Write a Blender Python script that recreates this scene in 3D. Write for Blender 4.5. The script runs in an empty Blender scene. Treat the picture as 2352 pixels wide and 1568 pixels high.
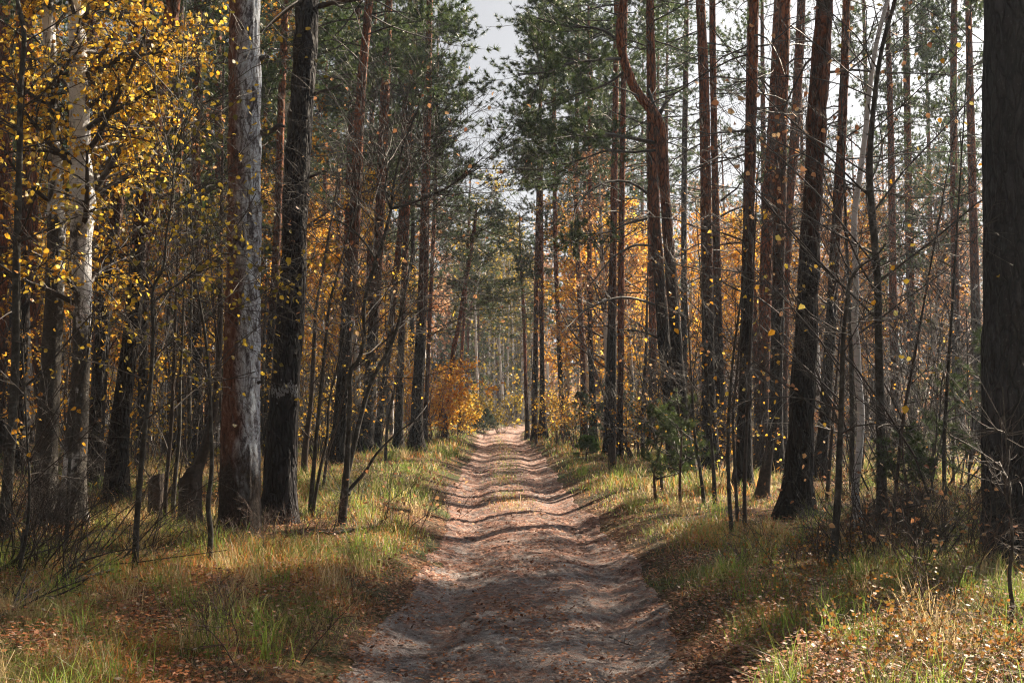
import bpy, math
import numpy as np
from mathutils import Vector, Matrix

rng = np.random.default_rng(11)
SC = bpy.context.scene
COL = SC.collection
R = math.radians

# ------------------------------------------------------------------ camera, sky, sun, exposure
CAM_H, LENS, PITCH = 1.6, 38.0, 3.25
cd = bpy.data.cameras.new('camera')
cd.lens = LENS; cd.sensor_width = 36.0; cd.clip_start = 0.1; cd.clip_end = 3000
cam = bpy.data.objects.new('camera', cd); COL.objects.link(cam)
cam.location = (0, 0, CAM_H); cam.rotation_euler = (R(90 + PITCH), 0, 0)
SC.camera = cam

SUN_AZ, SUN_EL = 47.0, 40.0
w = bpy.data.worlds.new('World'); SC.world = w; w.use_nodes = True
nt = w.node_tree; nt.nodes.clear()
sky = nt.nodes.new('ShaderNodeTexSky'); sky.sky_type = 'NISHITA'; sky.sun_disc = False
sky.sun_elevation = R(SUN_EL); sky.sun_rotation = R(SUN_AZ)
sky.air_density = 0.5; sky.dust_density = 3.2; sky.ozone_density = 1.0
bg = nt.nodes.new('ShaderNodeBackground'); bg.inputs['Strength'].default_value = 0.06
wo = nt.nodes.new('ShaderNodeOutputWorld')
bw = nt.nodes.new('ShaderNodeRGBToBW'); whiten = nt.nodes.new('ShaderNodeMix'); whiten.data_type = 'RGBA'; whiten.inputs[0].default_value = 0.85   # sky colour mixed mostly towards its own grey to whiten it
nt.links.new(sky.outputs[0], bw.inputs[0]); nt.links.new(sky.outputs[0], whiten.inputs[6]); nt.links.new(bw.outputs[0], whiten.inputs[7]); nt.links.new(whiten.outputs[2], bg.inputs[0]); nt.links.new(bg.outputs[0], wo.inputs[0])
sl = bpy.data.lights.new('sun', 'SUN'); sl.energy = 5.0; sl.angle = R(0.5); sl.color = (1.0, 0.83, 0.62)
so = bpy.data.objects.new('sun', sl); COL.objects.link(so)
so.rotation_euler = (R(90 - SUN_EL), 0, R(180 - SUN_AZ)); so.location = (30, 30, 40)
SC.view_settings.view_transform = 'Standard'; SC.view_settings.look = 'None'
SC.view_settings.exposure = 1.7; SC.view_settings.gamma = 1.0
SC.cycles.max_bounces = 6; SC.cycles.diffuse_bounces = 3; SC.cycles.glossy_bounces = 1
SC.cycles.transmission_bounces = 3; SC.cycles.volume_bounces = 0; SC.cycles.transparent_max_bounces = 4
SC.cycles.use_denoising = True; SC.cycles.denoising_prefilter = 'NONE'; SC.cycles.denoising_input_passes = 'RGB_ALBEDO_NORMAL'; SC.cycles.filter_width = 1.15
SC.cycles.caustics_reflective = False; SC.cycles.caustics_refractive = False
SC.cycles.sample_clamp_indirect = 6.0
HAZE = 0.0008

# ------------------------------------------------------------------ numbers
FPX = 2352 * LENS / 36.0            # the photograph read at 2352 px wide
_p = R(PITCH)
def ray(x, y):
    dx = (x - 1176) / FPX; dy = (784 - y) / FPX
    return np.array([dx, math.cos(_p) - dy * math.sin(_p), math.sin(_p) + dy * math.cos(_p)])
def at(x, y, Y):
    d = ray(x, y); return np.array([0, 0, CAM_H]) + d * (Y / d[1])

def _h(ix, iy, iz, seed):
    n = (ix.astype(np.int64) * 374761393 + iy.astype(np.int64) * 668265263 + iz.astype(np.int64) * 2147483647 + seed * 1274126177) & 0x7fffffff
    n = ((n ^ (n >> 13)) * 1274126177) & 0x7fffffff
    n = ((n ^ (n >> 15)) * 668265263) & 0x7fffffff
    return ((n ^ (n >> 16)) & 0xffffff) / float(0xffffff)
def noise(x, y, z=0.0, seed=0):
    x, y, z = np.broadcast_arrays(np.asarray(x, float), np.asarray(y, float), np.asarray(z, float))
    ix, iy, iz = np.floor(x), np.floor(y), np.floor(z)
    fx, fy, fz = x - ix, y - iy, z - iz
    fx = fx * fx * (3 - 2 * fx); fy = fy * fy * (3 - 2 * fy); fz = fz * fz * (3 - 2 * fz)
    r = 0
    for a in (0, 1):
        for b in (0, 1):
            for c in (0, 1):
                wgt = (fx if a else 1 - fx) * (fy if b else 1 - fy) * (fz if c else 1 - fz)
                r = r + wgt * _h(ix + a, iy + b, iz + c, seed)
    return r
def fbm(x, y, z=0.0, seed=0, o=4):
    s, a, t = 0, 1.0, 0
    for k in range(o):
        s = s + a * noise(np.asarray(x) * 2 ** k, np.asarray(y) * 2 ** k, np.asarray(z) * 2 ** k, seed + k); t += a; a *= 0.5
    return s / t
def smooth(a, b, x):
    t = np.clip((np.asarray(x, float) - a) / (b - a), 0, 1); return t * t * (3 - 2 * t)

# the track: centre and half width by distance
_TY = [-20, 0, 6.2, 7.7, 10.6, 14.4, 19.4, 25.6, 34.5, 44, 52, 62, 75, 95, 400]
_TC = [-.6, -.3, -.02, .1, .22, .14, -.04, -.13, -.12, -.45, -.65, -.3, 1.4, 7, 60]
_TW = [1.3, 1.15, 1.02, 1.0, 1.0, 1.0, 1.02, 1.05, .98, .95, .95, .95, 1.0, 1.0, 1.0]
def tc(y): return np.interp(y, _TY, _TC)
def tw(y): return np.interp(y, _TY, _TW)
def ground(x, y):
    x = np.asarray(x, float); y = np.asarray(y, float)
    u = x - tc(y); hw = tw(y)
    a = np.abs(u)
    verge = 0.20 * smooth(hw - 0.12, hw + 0.75, a)
    rut = -0.08 * np.exp(-((a - 0.66) / 0.26) ** 2)
    roll = 0.30 * (fbm(x * 0.11 + 3, y * 0.11, 0, 5, 3) - 0.5) * smooth(1.2, 5, a)
    bump = 0.07 * (fbm(x * 0.9, y * 0.9, 0, 9, 3) - 0.5) * smooth(0.8, 2, a)
    tr = 0.018 * (fbm(x * 0.4, y * 0.07, 0, 21, 2) - 0.5)
    mound = 0.55 * np.exp(-(((x - 4.05) / 0.75) ** 2 + ((y - 10.6) / 0.9) ** 2))
    left = 0.10 * np.exp(-(((x + 3.0) / 2.2) ** 2 + ((y - 24) / 9) ** 2))
    far = 0.004 * np.maximum(y - 55, 0) + 9 * smooth(85, 230, y)
    return verge + rut + roll + bump + tr + mound + left + far
def hit(x, y):
    d = ray(x, y); Y = np.concatenate([np.linspace(2.5, 40, 1500), np.linspace(40, 130, 900)])
    t = Y / d[1]; z = CAM_H + d[2] * t; g = ground(d[0] * t, Y)
    i = np.argmax(z <= g)
    if z[i] > g[i]: i = len(Y) - 1
    return float(Y[i])

# ------------------------------------------------------------------ mesh collecting
class Geo:
    def __init__(s): s.v = []; s.q = []; s.t = []; s.qm = []; s.tm = []; s.tint = []; s.n = 0
    def add(s, v, q=None, t=None, m=0, tint=0.5):
        v = np.asarray(v, float).reshape(-1, 3); s.v.append(v)
        tt = np.empty(len(v)); tt[:] = tint; s.tint.append(tt)
        if q is not None and len(q): s.q.append(np.asarray(q) + s.n); s.qm.append(np.full(len(q), m))
        if t is not None and len(t): s.t.append(np.asarray(t) + s.n); s.tm.append(np.full(len(t), m))
        s.n += len(v)
    def merge(s, o, off=(0, 0, 0)):
        for k in range(len(o.v)):
            s.v.append(o.v[k] + np.asarray(off)); s.tint.append(o.tint[k])
        for k in range(len(o.q)): s.q.append(o.q[k] + s.n); s.qm.append(o.qm[k])
        for k in range(len(o.t)): s.t.append(o.t[k] + s.n); s.tm.append(o.tm[k])
        s.n += o.n
    def mesh(s, name, mats, off=(0, 0, 0), smoothed=False):
        v = np.concatenate(s.v) - np.asarray(off, float)
        q = np.concatenate(s.q) if s.q else np.zeros((0, 4), int)
        t = np.concatenate(s.t) if s.t else np.zeros((0, 3), int)
        me = bpy.data.meshes.new(name)
        me.vertices.add(len(v)); me.vertices.foreach_set('co', v.astype(np.float32).ravel())
        me.loops.add(q.size + t.size)
        me.loops.foreach_set('vertex_index', np.concatenate([q.ravel(), t.ravel()]).astype(np.int32))
        me.polygons.add(len(q) + len(t))
        st = np.concatenate([np.arange(len(q)) * 4, q.size + np.arange(len(t)) * 3])
        me.polygons.foreach_set('loop_start', st.astype(np.int32))
        mi = np.concatenate((s.qm + s.tm) or [np.zeros(0)])
        me.polygons.foreach_set('material_index', mi.astype(np.int32))
        if smoothed: me.polygons.foreach_set('use_smooth', np.ones(len(q) + len(t), bool))
        at_ = me.attributes.new('tint', 'FLOAT', 'POINT'); at_.data.foreach_set('value', np.concatenate(s.tint).astype(np.float32))
        for m in mats: me.materials.append(m)
        me.update(calc_edges=True)
        return me

def tag(o, label=None, cat=None, group=None, kind=None):
    if label: o['label'] = label
    if cat: o['category'] = cat
    if group: o['group'] = group
    if kind: o['kind'] = kind
    return o
def obj(name, me, parent=None, loc=(0, 0, 0)):
    o = bpy.data.objects.new(name, me); COL.objects.link(o); o.parent = parent; o.location = loc
    return o
def empty(name, loc, rz=0.0, s=1.0):
    o = bpy.data.objects.new(name, None); COL.objects.link(o)
    o.location = loc; o.rotation_euler = (0, 0, rz); o.scale = (s, s, s); o.empty_display_size = 0.3
    return o
def dup(root, loc, rz, s, label, group=None, sz=None):
    r = root.copy(); COL.objects.link(r); r.location = loc; r.rotation_euler = (0, 0, rz); r.scale = (s, s, sz or s)
    r['label'] = label
    if group: r['group'] = group
    for ch in list(root.children):
        c = ch.copy(); COL.objects.link(c); c.parent = r
    return r

# ------------------------------------------------------------------ polylines and tubes (all vectorised)
def unit(a): return a / np.maximum(np.linalg.norm(a, axis=-1, keepdims=True), 1e-9)
def tubes(g, P, Rr, sides=4, m=0, tint=0.5):
    N, K, _ = P.shape
    T = np.empty_like(P); T[:, 1:-1] = P[:, 2:] - P[:, :-2]; T[:, 0] = P[:, 1] - P[:, 0]; T[:, -1] = P[:, -1] - P[:, -2]
    T = unit(T)
    ref = np.zeros((N, 1, 3)); main = unit(P[:, -1] - P[:, 0])
    vert = np.abs(main[:, 2]) > 0.7
    ref[vert, 0] = (1, 0, 0); ref[~vert, 0] = (0, 0, 1)
    A = unit(np.cross(T, np.broadcast_to(ref, T.shape))); B = np.cross(T, A)
    an = np.arange(sides) * 2 * math.pi / sides
    V = P[:, :, None] + Rr[:, :, None, None] * (A[:, :, None] * np.cos(an)[None, None, :, None] + B[:, :, None] * np.sin(an)[None, None, :, None])
    base = (np.arange(N) * K * sides)[:, None, None]
    k = np.arange(K - 1)[None, :, None] * sides; s_ = np.arange(sides)[None, None, :]; s2 = (s_ + 1) % sides
    q = np.stack([base + k + s_, base + k + s2, base + k + sides + s2, base + k + sides + s_], -1).reshape(-1, 4)
    tt = tint if np.isscalar(tint) else np.repeat(tint, K * sides)
    g.add(V.reshape(-1, 3), q=q, m=m, tint=tt)
def lerp_poly(P, idx, t):
    K = P.shape[1]; f = t * (K - 1); i = np.minimum(f.astype(int), K - 2); a = (f - i)[:, None]
    return P[idx, i] * (1 - a) + P[idx, i + 1] * a, unit(P[idx, i + 1] - P[idx, i]), i, a[:, 0]
def sprout(P, Rr, n, t0=0.2, t1=1.0, ang=50, av=15, L=1.0, lv=0.3, taper=0.5, up=0.0, K=4, wob=0.15, rr=0.5, rmin=0.002, horiz=False):
    N = len(P); idx = np.repeat(np.arange(N), n); M = N * n
    t = rng.uniform(t0, t1, M)
    p, T, i, a = lerp_poly(P, idx, t)
    r = Rr[idx, i] * (1 - a) + Rr[idx, i + 1] * a
    rv = rng.normal(size=(M, 3))
    if horiz: rv[:, 2] *= 0.25
    perp = unit(rv - T * (rv * T).sum(1, keepdims=True))
    an = np.radians(ang + rng.normal(size=M) * av)[:, None]
    d = unit(T * np.cos(an) + perp * np.sin(an))
    Ls = L * (1 - taper * (t - t0) / max(t1 - t0, 1e-6)) * (1 + lv * rng.normal(size=M).clip(-1.5, 2))
    Q = np.empty((M, K, 3)); Q[:, 0] = p
    wv = rng.normal(size=(M, 3)) * wob
    for k in range(1, K):
        wv = wv * 0.6 + rng.normal(size=(M, 3)) * wob
        d = unit(d + wv * 0.6 + np.array([0, 0, up]) / (K - 1))
        Q[:, k] = Q[:, k - 1] + d * (Ls / (K - 1))[:, None]
    r0 = np.maximum(r * rr, rmin); Rc = r0[:, None] * np.linspace(1, 0.35, K)[None]
    return Q, np.maximum(Rc, rmin * 0.7)
def pts_on(P, n, t0=0.0, t1=1.0):
    idx = np.repeat(np.arange(len(P)), n); t = rng.uniform(t0, t1, len(idx))
    p, T, _, _ = lerp_poly(P, idx, t); return p, T
def leaves(g, C, size, m=0, hang=0.5, tint=None, simple=False, flat=False, wfac=0.42):
    N = len(C); s = size * rng.uniform(0.65, 1.25, N)[:, None]
    u = unit(rng.normal(size=(N, 3)) * (1, 1, 0.5) + np.array([0, 0, -hang * 1.6]))
    if flat: u = unit(rng.normal(size=(N, 3)) * (1, 1, 0.18))
    rv = rng.normal(size=(N, 3))
    if flat: rv = np.cross(u, np.array([0, 0, 1.0])) + rng.normal(size=(N, 3)) * 0.25
    v = unit(rv - u * (rv * u).sum(1, keepdims=True)); wv = np.cross(u, v)
    if tint is None: tint = rng.random(N)
    if simple:
        V = np.stack([C, C + (u * .45 - v * wfac) * s, C + u * s, C + (u * .45 + v * wfac) * s], 1)
        g.add(V.reshape(-1, 3), q=np.arange(N * 4).reshape(-1, 4), m=m, tint=np.repeat(tint, 4)); return
    f = rng.uniform(0.05, 0.3, N)[:, None]
    V = np.stack([C, C + (u * .30 - v * wfac + wv * f * .5) * s, C + (u * .72 - v * wfac * .66 + wv * f * .5) * s, C + u * 1.05 * s - wv * f * .35 * s,
                  C + (u * .72 + v * wfac * .66 + wv * f * .5) * s, C + (u * .30 + v * wfac + wv * f * .5) * s], 1)
    b = np.arange(N)[:, None] * 6
    q = np.concatenate([b + [0, 1, 2, 3], b + [0, 3, 4, 5]])
    g.add(V.reshape(-1, 3), q=q, m=m, tint=np.repeat(tint, 6))
def needles(g, C, D, n, ln, wd, spread=0.9, m=0, tint=None):
    N = len(C); C = np.repeat(C, n, 0); D = np.repeat(D, n, 0); M = N * n
    d = unit(D + rng.normal(size=(M, 3)) * spread); s = rng.uniform(.7, 1.15, M)[:, None] * ln
    v = unit(np.cross(d, rng.normal(size=(M, 3)))) * wd * 0.5
    V = np.stack([C - v, C + v, C + d * s], 1)
    tt = np.repeat(rng.random(N) if tint is None else tint, n)
    g.add(V.reshape(-1, 3), t=np.arange(M * 3).reshape(-1, 3), m=m, tint=np.repeat(tt * .7 + .3 * rng.random(M), 3))

# ------------------------------------------------------------------ materials
def ramp(nodes, stops, interp='LINEAR'):
    r = nodes.new('ShaderNodeValToRGB'); cr = r.color_ramp; cr.interpolation = interp
    while len(cr.elements) > 1: cr.elements.remove(cr.elements[-1])
    cr.elements[0].position = stops[0][0]; cr.elements[0].color = (*stops[0][1], 1)
    for p, c in stops[1:]:
        e = cr.elements.new(p); e.color = (*c, 1)
    return r
class M:
    def __init__(s, name):
        s.m = bpy.data.materials.new(name); s.m.use_nodes = True; s.t = s.m.node_tree; s.t.nodes.clear()
        s.out = s.n('ShaderNodeOutputMaterial')
    def n(s, k, **kw):
        x = s.t.nodes.new(k)
        for a, b in kw.items(): setattr(x, a, b)
        return x
    def l(s, a, b): s.t.links.new(a, b)
    def coords(s, scale=(1, 1, 1), kind='Object', rot=(0, 0, 0)):
        tcn = s.n('ShaderNodeTexCoord'); mp = s.n('ShaderNodeMapping'); mp.inputs['Scale'].default_value = scale; mp.inputs['Rotation'].default_value = rot
        s.l(tcn.outputs[kind], mp.inputs[0]); return mp.outputs[0]
    def world(s, scale=(1, 1, 1)):
        tcn = s.n('ShaderNodeNewGeometry'); mp = s.n('ShaderNodeMapping'); mp.inputs['Scale'].default_value = scale
        s.l(tcn.outputs['Position'], mp.inputs[0]); return mp.outputs[0]
    def noise(s, vec, sc=5, det=4, rough=.55, dist=0):
        x = s.n('ShaderNodeTexNoise'); x.inputs['Scale'].default_value = sc; x.inputs['Detail'].default_value = det
        x.inputs['Roughness'].default_value = rough; x.inputs['Distortion'].default_value = dist
        s.l(vec, x.inputs['Vector']); return x.outputs['Fac']
    def voro(s, vec, sc=5, feat='F1', out='Distance'):
        x = s.n('ShaderNodeTexVoronoi'); x.feature = feat; x.inputs['Scale'].default_value = sc
        s.l(vec, x.inputs['Vector']); return x.outputs[out]
    def ramp(s, fac, stops, interp='LINEAR'):
        r = ramp(s.t.nodes, stops, interp); s.l(fac, r.inputs[0]); return r.outputs[0]
    def mix(s, f, a, b, mode='MIX'):
        x = s.n('ShaderNodeMix', data_type='RGBA', blend_type=mode)
        for v, i in ((f, 0), (a, 6), (b, 7)):
            if isinstance(v, (int, float)): x.inputs[i].default_value = v
            elif isinstance(v, tuple): x.inputs[i].default_value = (*v, 1)
            else: s.l(v, x.inputs[i])
        return x.outputs[2]
    def math(s, op, a, b=0.0, c=0.0):
        x = s.n('ShaderNodeMath', operation=op)
        for v, i in ((a, 0), (b, 1), (c, 2)):
            if isinstance(v, (int, float)): x.inputs[i].default_value = v
            else: s.l(v, x.inputs[i])
        return x.outputs[0]
    def maprange(s, v, a, b, c=0.0, d=1.0):
        x = s.n('ShaderNodeMapRange'); s.l(v, x.inputs[0])
        for i, k in zip((1, 2, 3, 4), (a, b, c, d)): x.inputs[i].default_value = k
        return x.outputs[0]
    def bump(s, h, st=.5, dist=.02):
        x = s.n('ShaderNodeBump'); x.inputs['Strength'].default_value = st; x.inputs['Distance'].default_value = dist
        s.l(h, x.inputs['Height']); return x.outputs[0]
    def done(s, col, rough=.85, nrm=None, spec=.25, trans=0.0, tcol=None):
        p = s.n('ShaderNodeBsdfPrincipled')
        if isinstance(col, tuple): p.inputs['Base Color'].default_value = (*col, 1)
        else: s.l(col, p.inputs['Base Color'])
        p.inputs['Roughness'].default_value = rough; p.inputs['Specular IOR Level'].default_value = spec
        if nrm is not None: s.l(nrm, p.inputs['Normal'])
        o = p.outputs[0]
        if trans > 0:
            tr = s.n('ShaderNodeBsdfTranslucent'); c = tcol if tcol is not None else col
            if isinstance(c, tuple): tr.inputs[0].default_value = (*c, 1)
            else: s.l(c, tr.inputs[0])
            mx = s.n('ShaderNodeMixShader'); mx.inputs[0].default_value = trans
            s.l(o, mx.inputs[1]); s.l(tr.outputs[0], mx.inputs[2]); o = mx.outputs[0]
        s.l(o, s.out.inputs['Surface']); return s.m
    def tint(s):
        a = s.n('ShaderNodeAttribute'); a.attribute_name = 'tint'; return a.outputs['Fac']

def leafmat(name, stops, tstops=None, trans=.5, rough=.45):
    m = M(name); t = m.tint(); c = m.ramp(t, stops); tcx = m.ramp(t, tstops or stops)
    return m.done(c, rough, spec=.4, trans=trans, tcol=tcx)
def pinebark(name, redz=(3.2, 7.0), red=(.36, .115, .045), dark=(.022, .017, .015)):
    m = M(name)
    v = m.coords((1, 1, .22)); ridge = m.voro(v, 26, 'F1'); big = m.noise(v, 9, 5, .6)
    vd = m.n('ShaderNodeVectorMath', operation='MULTIPLY_ADD'); nz = m.n('ShaderNodeTexNoise'); nz.inputs['Scale'].default_value = 9; nz.inputs['Detail'].default_value = 3
    m.l(m.coords((1, 1, .3)), nz.inputs['Vector']); m.l(nz.outputs['Color'], vd.inputs[0]); vd.inputs[1].default_value = (.16, .16, .10); m.l(m.coords((1, 1, .24)), vd.inputs[2])
    crack = m.voro(vd.outputs[0], 14, 'DISTANCE_TO_EDGE')
    v2 = m.coords((1, 1, .5)); flake = m.voro(v2, 14, 'F1', 'Color'); fl = m.noise(v2, 30, 4, .7)
    z = m.n('ShaderNodeSeparateXYZ'); m.l(m.coords(), z.inputs[0])
    zz = m.math('ADD', z.outputs[2], m.math('MULTIPLY', m.noise(m.coords((1, 1, .3)), 2.2, 3), 3.0))
    f = m.maprange(zz, redz[0] + 1.5, redz[1] + 1.5)
    lo = m.ramp(big, [(.25, tuple(c * .45 for c in dark)), (.5, dark), (.7, (dark[0] * 2.0, dark[1] * 2.1, dark[2] * 2.25)), (.85, (.10, .095, .10))])
    hi = m.ramp(fl, [(.25, tuple(c * .35 for c in red)), (.5, red), (.8, (red[0] * 1.35, red[1] * 1.5, red[2] * 1.6))])
    hi = m.mix(m.maprange(m.noise(m.coords((1, 1, .6)), 5, 3), .5, .68), hi, (.11, .07, .055))
    col = m.mix(f, lo, hi)
    fk = m.maprange(m.noise(m.coords((1, 1, .6)), 48, 4, .75), .57, .66, 0, .55)
    col = m.mix(fk, col, (.085, .080, .088))
    col = m.mix(m.maprange(crack, .0, .16, .80, .0), col, tuple(c * .22 for c in dark))
    h = m.math('ADD', m.math('MULTIPLY', m.maprange(crack, 0, .22), 1.0), m.math('MULTIPLY', big, .7))
    return m.done(col, .8, m.bump(h, .9, .035), .3)
def birchbark(name, blackz=1.2, amount=.5):
    m = M(name)
    band = m.noise(m.coords((1.2, 1.2, 9)), 5, 5, .6)
    patch = m.noise(m.coords((1, 1, .7)), 2.6, 5, .62, .4)
    z = m.n('ShaderNodeSeparateXYZ'); m.l(m.coords(), z.inputs[0])
    low = m.maprange(z.outputs[2], 0, blackz * 2, .22, 0.0)
    pm = m.maprange(m.math('ADD', patch, low), amount + .06, amount + .13)
    tick = m.maprange(band, .60, .66)
    w_ = m.ramp(m.noise(m.coords((1, 1, .4)), 6, 4), [(.3, (.64, .65, .68)), (.6, (.84, .86, .90)), (.8, (.74, .72, .72))])
    dk = m.ramp(m.noise(m.coords(), 40, 3, .7), [(.3, (.02, .017, .015)), (.7, (.09, .08, .07)), (.85, (.22, .23, .21))])
    col = m.mix(m.math('MAXIMUM', pm, m.math('MULTIPLY', tick, .85)), w_, dk)
    h = m.math('ADD', m.math('MULTIPLY', pm, .6), m.noise(m.coords(), 30, 4, .7))
    return m.done(col, .6, m.bump(h, .6, .02), .35)

bark = pinebark('pine_bark')
bark_low = pinebark('pine_bark_grey', (9, 16), dark=(.024, .022, .025))
bark_red = pinebark('pine_bark_red', (1.0, 4.0), red=(.33, .10, .04), dark=(.05, .032, .026))
bark_birch = birchbark('birch_bark', 1.6, .56)
bark_birch_dark = birchbark('birch_bark_dark', 2.6, .40)
bark_birch_thin = birchbark('birch_bark_white', .9, .62)
bark_birch_near = birchbark('birch_bark_patched', 2.2, .50)
def lichenbark():
    m = M('grey_lichen_bark'); a = m.noise(m.coords(), 14, 5, .65)
    col = m.ramp(a, [(.3, (.03, .027, .024)), (.5, (.06, .057, .05)), (.64, (.12, .125, .12)), (.8, (.26, .29, .29))])
    return m.done(col, .8, m.bump(a, .5, .01), .25)
bark_grey = lichenbark()
def deadwood():
    m = M('bare_dead_wood')
    st = m.math('ADD', m.math('MULTIPLY', m.noise(m.coords((1, 1, .34)), 13, 7, .74, 1.4), .72), m.math('MULTIPLY', m.noise(m.coords((1, 1, .7)), 34, 5, .75, .8), .28)); fine = m.noise(m.coords((1, 1, .3)), 70, 4, .75)
    big = m.noise(m.coords((1, 1, .35)), 3.2, 4, .6)
    s = m.n('ShaderNodeSeparateXYZ'); m.l(m.coords(), s.inputs[0])
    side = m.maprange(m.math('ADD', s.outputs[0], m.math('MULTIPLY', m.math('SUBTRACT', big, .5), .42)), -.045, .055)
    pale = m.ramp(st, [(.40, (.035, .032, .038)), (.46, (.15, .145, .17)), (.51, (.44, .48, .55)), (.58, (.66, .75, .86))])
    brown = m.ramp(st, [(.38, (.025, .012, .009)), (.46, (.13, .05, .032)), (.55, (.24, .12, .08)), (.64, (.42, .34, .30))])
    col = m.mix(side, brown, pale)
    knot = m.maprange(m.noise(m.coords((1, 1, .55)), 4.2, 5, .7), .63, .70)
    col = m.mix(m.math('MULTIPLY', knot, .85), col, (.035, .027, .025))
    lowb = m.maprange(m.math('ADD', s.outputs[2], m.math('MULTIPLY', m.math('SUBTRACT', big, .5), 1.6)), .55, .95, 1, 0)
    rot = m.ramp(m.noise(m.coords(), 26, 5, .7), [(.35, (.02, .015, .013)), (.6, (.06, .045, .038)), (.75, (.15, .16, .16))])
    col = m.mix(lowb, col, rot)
    h = m.math('ADD', st, m.math('MULTIPLY', fine, .4))
    return m.done(col, .75, m.bump(h, .9, .03), .3)
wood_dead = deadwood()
def twigmat(name, a, b):
    m = M(name); f = m.noise(m.coords(), 22, 3); return m.done(m.ramp(f, [(.3, a), (.7, b)]), .6, spec=.45)
twig = twigmat('dark_twig', (.022, .017, .015), (.065, .052, .046))
twig_red = twigmat('brown_twig', (.045, .026, .020), (.12, .07, .052))
stumpmat = twigmat('stump_bark', (.018, .013, .011), (.075, .055, .045))

YEL = [(0, (.30, .20, .03)), (.12, (.44, .30, .04)), (.3, (.74, .36, .03)), (.7, (.93, .64, .07)), (1, (.95, .80, .25))]
ORA = [(0, (.56, .22, .03)), (.35, (.86, .42, .04)), (.75, (.95, .58, .07)), (1, (.96, .74, .18))]
RUS = [(0, (.30, .12, .06)), (.4, (.58, .28, .13)), (.8, (.74, .44, .22)), (1, (.82, .60, .34))]
OLI = [(0, (.10, .09, .015)), (.45, (.24, .19, .03)), (.8, (.52, .36, .04)), (1, (.78, .55, .07))]
leaf_yel = leafmat('yellow_leaf', YEL, trans=.64); leaf_ora = leafmat('orange_leaf', ORA, trans=.64)
leaf_rus = leafmat('rust_leaf', RUS, trans=.5); leaf_oli = leafmat('olive_leaf', OLI, trans=.55)
NEE = [(0, (.022, .040, .020)), (.5, (.045, .080, .032)), (.85, (.085, .125, .045)), (1, (.13, .13, .05))]
NET = [(0, (.05, .09, .03)), (.5, (.10, .17, .05)), (1, (.26, .30, .09))]
needle = leafmat('pine_needle', NEE, NET, trans=.30, rough=.4)
needle_rust = leafmat('dead_needle', [(0, (.18, .06, .025)), (1, (.42, .16, .06))], trans=.4)
juniper = leafmat('juniper_needle', [(0, (.03, .055, .035)), (1, (.10, .15, .09))], trans=.3)

GRS = [(0, (.045, .080, .018)), (.22, (.10, .165, .03)), (.40, (.21, .27, .05)), (.48, (.24, .19, .075)), (.62, (.38, .29, .15)), (.74, (.48, .40, .26)), (.78, (.30, .11, .035)), (1, (.42, .17, .045))]
grass_m = leafmat('grass_blade', GRS, [(p, tuple(min(1, c * 2.0) for c in k)) for p, k in GRS], trans=.5, rough=.42)
LIT = [(0, (.045, .026, .02)), (.25, (.13, .055, .03)), (.5, (.27, .10, .045)), (.7, (.42, .15, .045)), (.82, (.34, .23, .15)), (.93, (.46, .38, .32)), (1, (.55, .30, .06))]
litter_m = leafmat('fallen_leaf', LIT, trans=.15, rough=.55)

def groundmat():
    m = M('forest_floor'); v = m.world()
    a = m.voro(v, 24, 'F1', 'Color'); s = m.n('ShaderNodeSeparateColor'); m.l(a, s.inputs[0])
    lit = m.ramp(s.outputs[0], [(0, (.035, .022, .016)), (.3, (.09, .045, .027)), (.6, (.16, .075, .04)), (.85, (.24, .12, .06)), (1, (.33, .24, .16))])
    b = m.noise(v, 1.1, 5, .6); soil = m.ramp(m.noise(v, 30, 5, .7), [(.3, (.025, .02, .014)), (.7, (.09, .07, .045))])
    moss = m.ramp(m.noise(v, 18, 4, .7), [(.3, (.025, .035, .012)), (.7, (.08, .10, .03))])
    col = m.mix(m.maprange(b, .42, .58), lit, soil); col = m.mix(m.maprange(m.noise(v, .6, 4, .6), .5, .62), col, moss)
    h = m.math('ADD', m.noise(v, 28, 5, .75), m.voro(v, 24))
    return m.done(col, .9, m.bump(h, .8, .03), .2)
def pathmat():
    m = M('sandy_track'); v = m.world((1, .8, 1))
    sand = m.ramp(m.noise(v, 7, 6, .7), [(.3, (.13, .115, .115)), (.5, (.28, .255, .255)), (.72, (.48, .445, .44))])
    grit = m.noise(v, 90, 3, .8)
    sand = m.mix(m.maprange(grit, .35, .6, .55, 0), sand, (.07, .05, .045))
    a = m.voro(m.world((1, .7, 1)), 34, 'F1', 'Color'); s = m.n('ShaderNodeSeparateColor'); m.l(a, s.inputs[0])
    lit = m.ramp(s.outputs[0], [(0, (.05, .028, .022)), (.35, (.20, .085, .06)), (.7, (.36, .16, .10)), (1, (.52, .38, .31))])
    clus = m.math('ADD', m.noise(v, 3.0, 5, .65), m.math('MULTIPLY', m.noise(v, 22, 3, .7), .45))
    y = m.n('ShaderNodeSeparateXYZ'); m.l(m.world(), y.inputs[0])
    clus = m.math('ADD', clus, m.maprange(y.outputs[1], 6.5, 13, -.13, .06))
    col = m.mix(m.maprange(clus, .60, .82, 0, .85), sand, lit)
    h = m.math('ADD', m.math('MULTIPLY', m.noise(v, 12, 6, .75), 1.2), m.math('MULTIPLY', grit, .3))
    return m.done(col, .88, m.bump(h, 1.0, .035), .25)
ground_m, path_m = groundmat(), pathmat()

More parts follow.
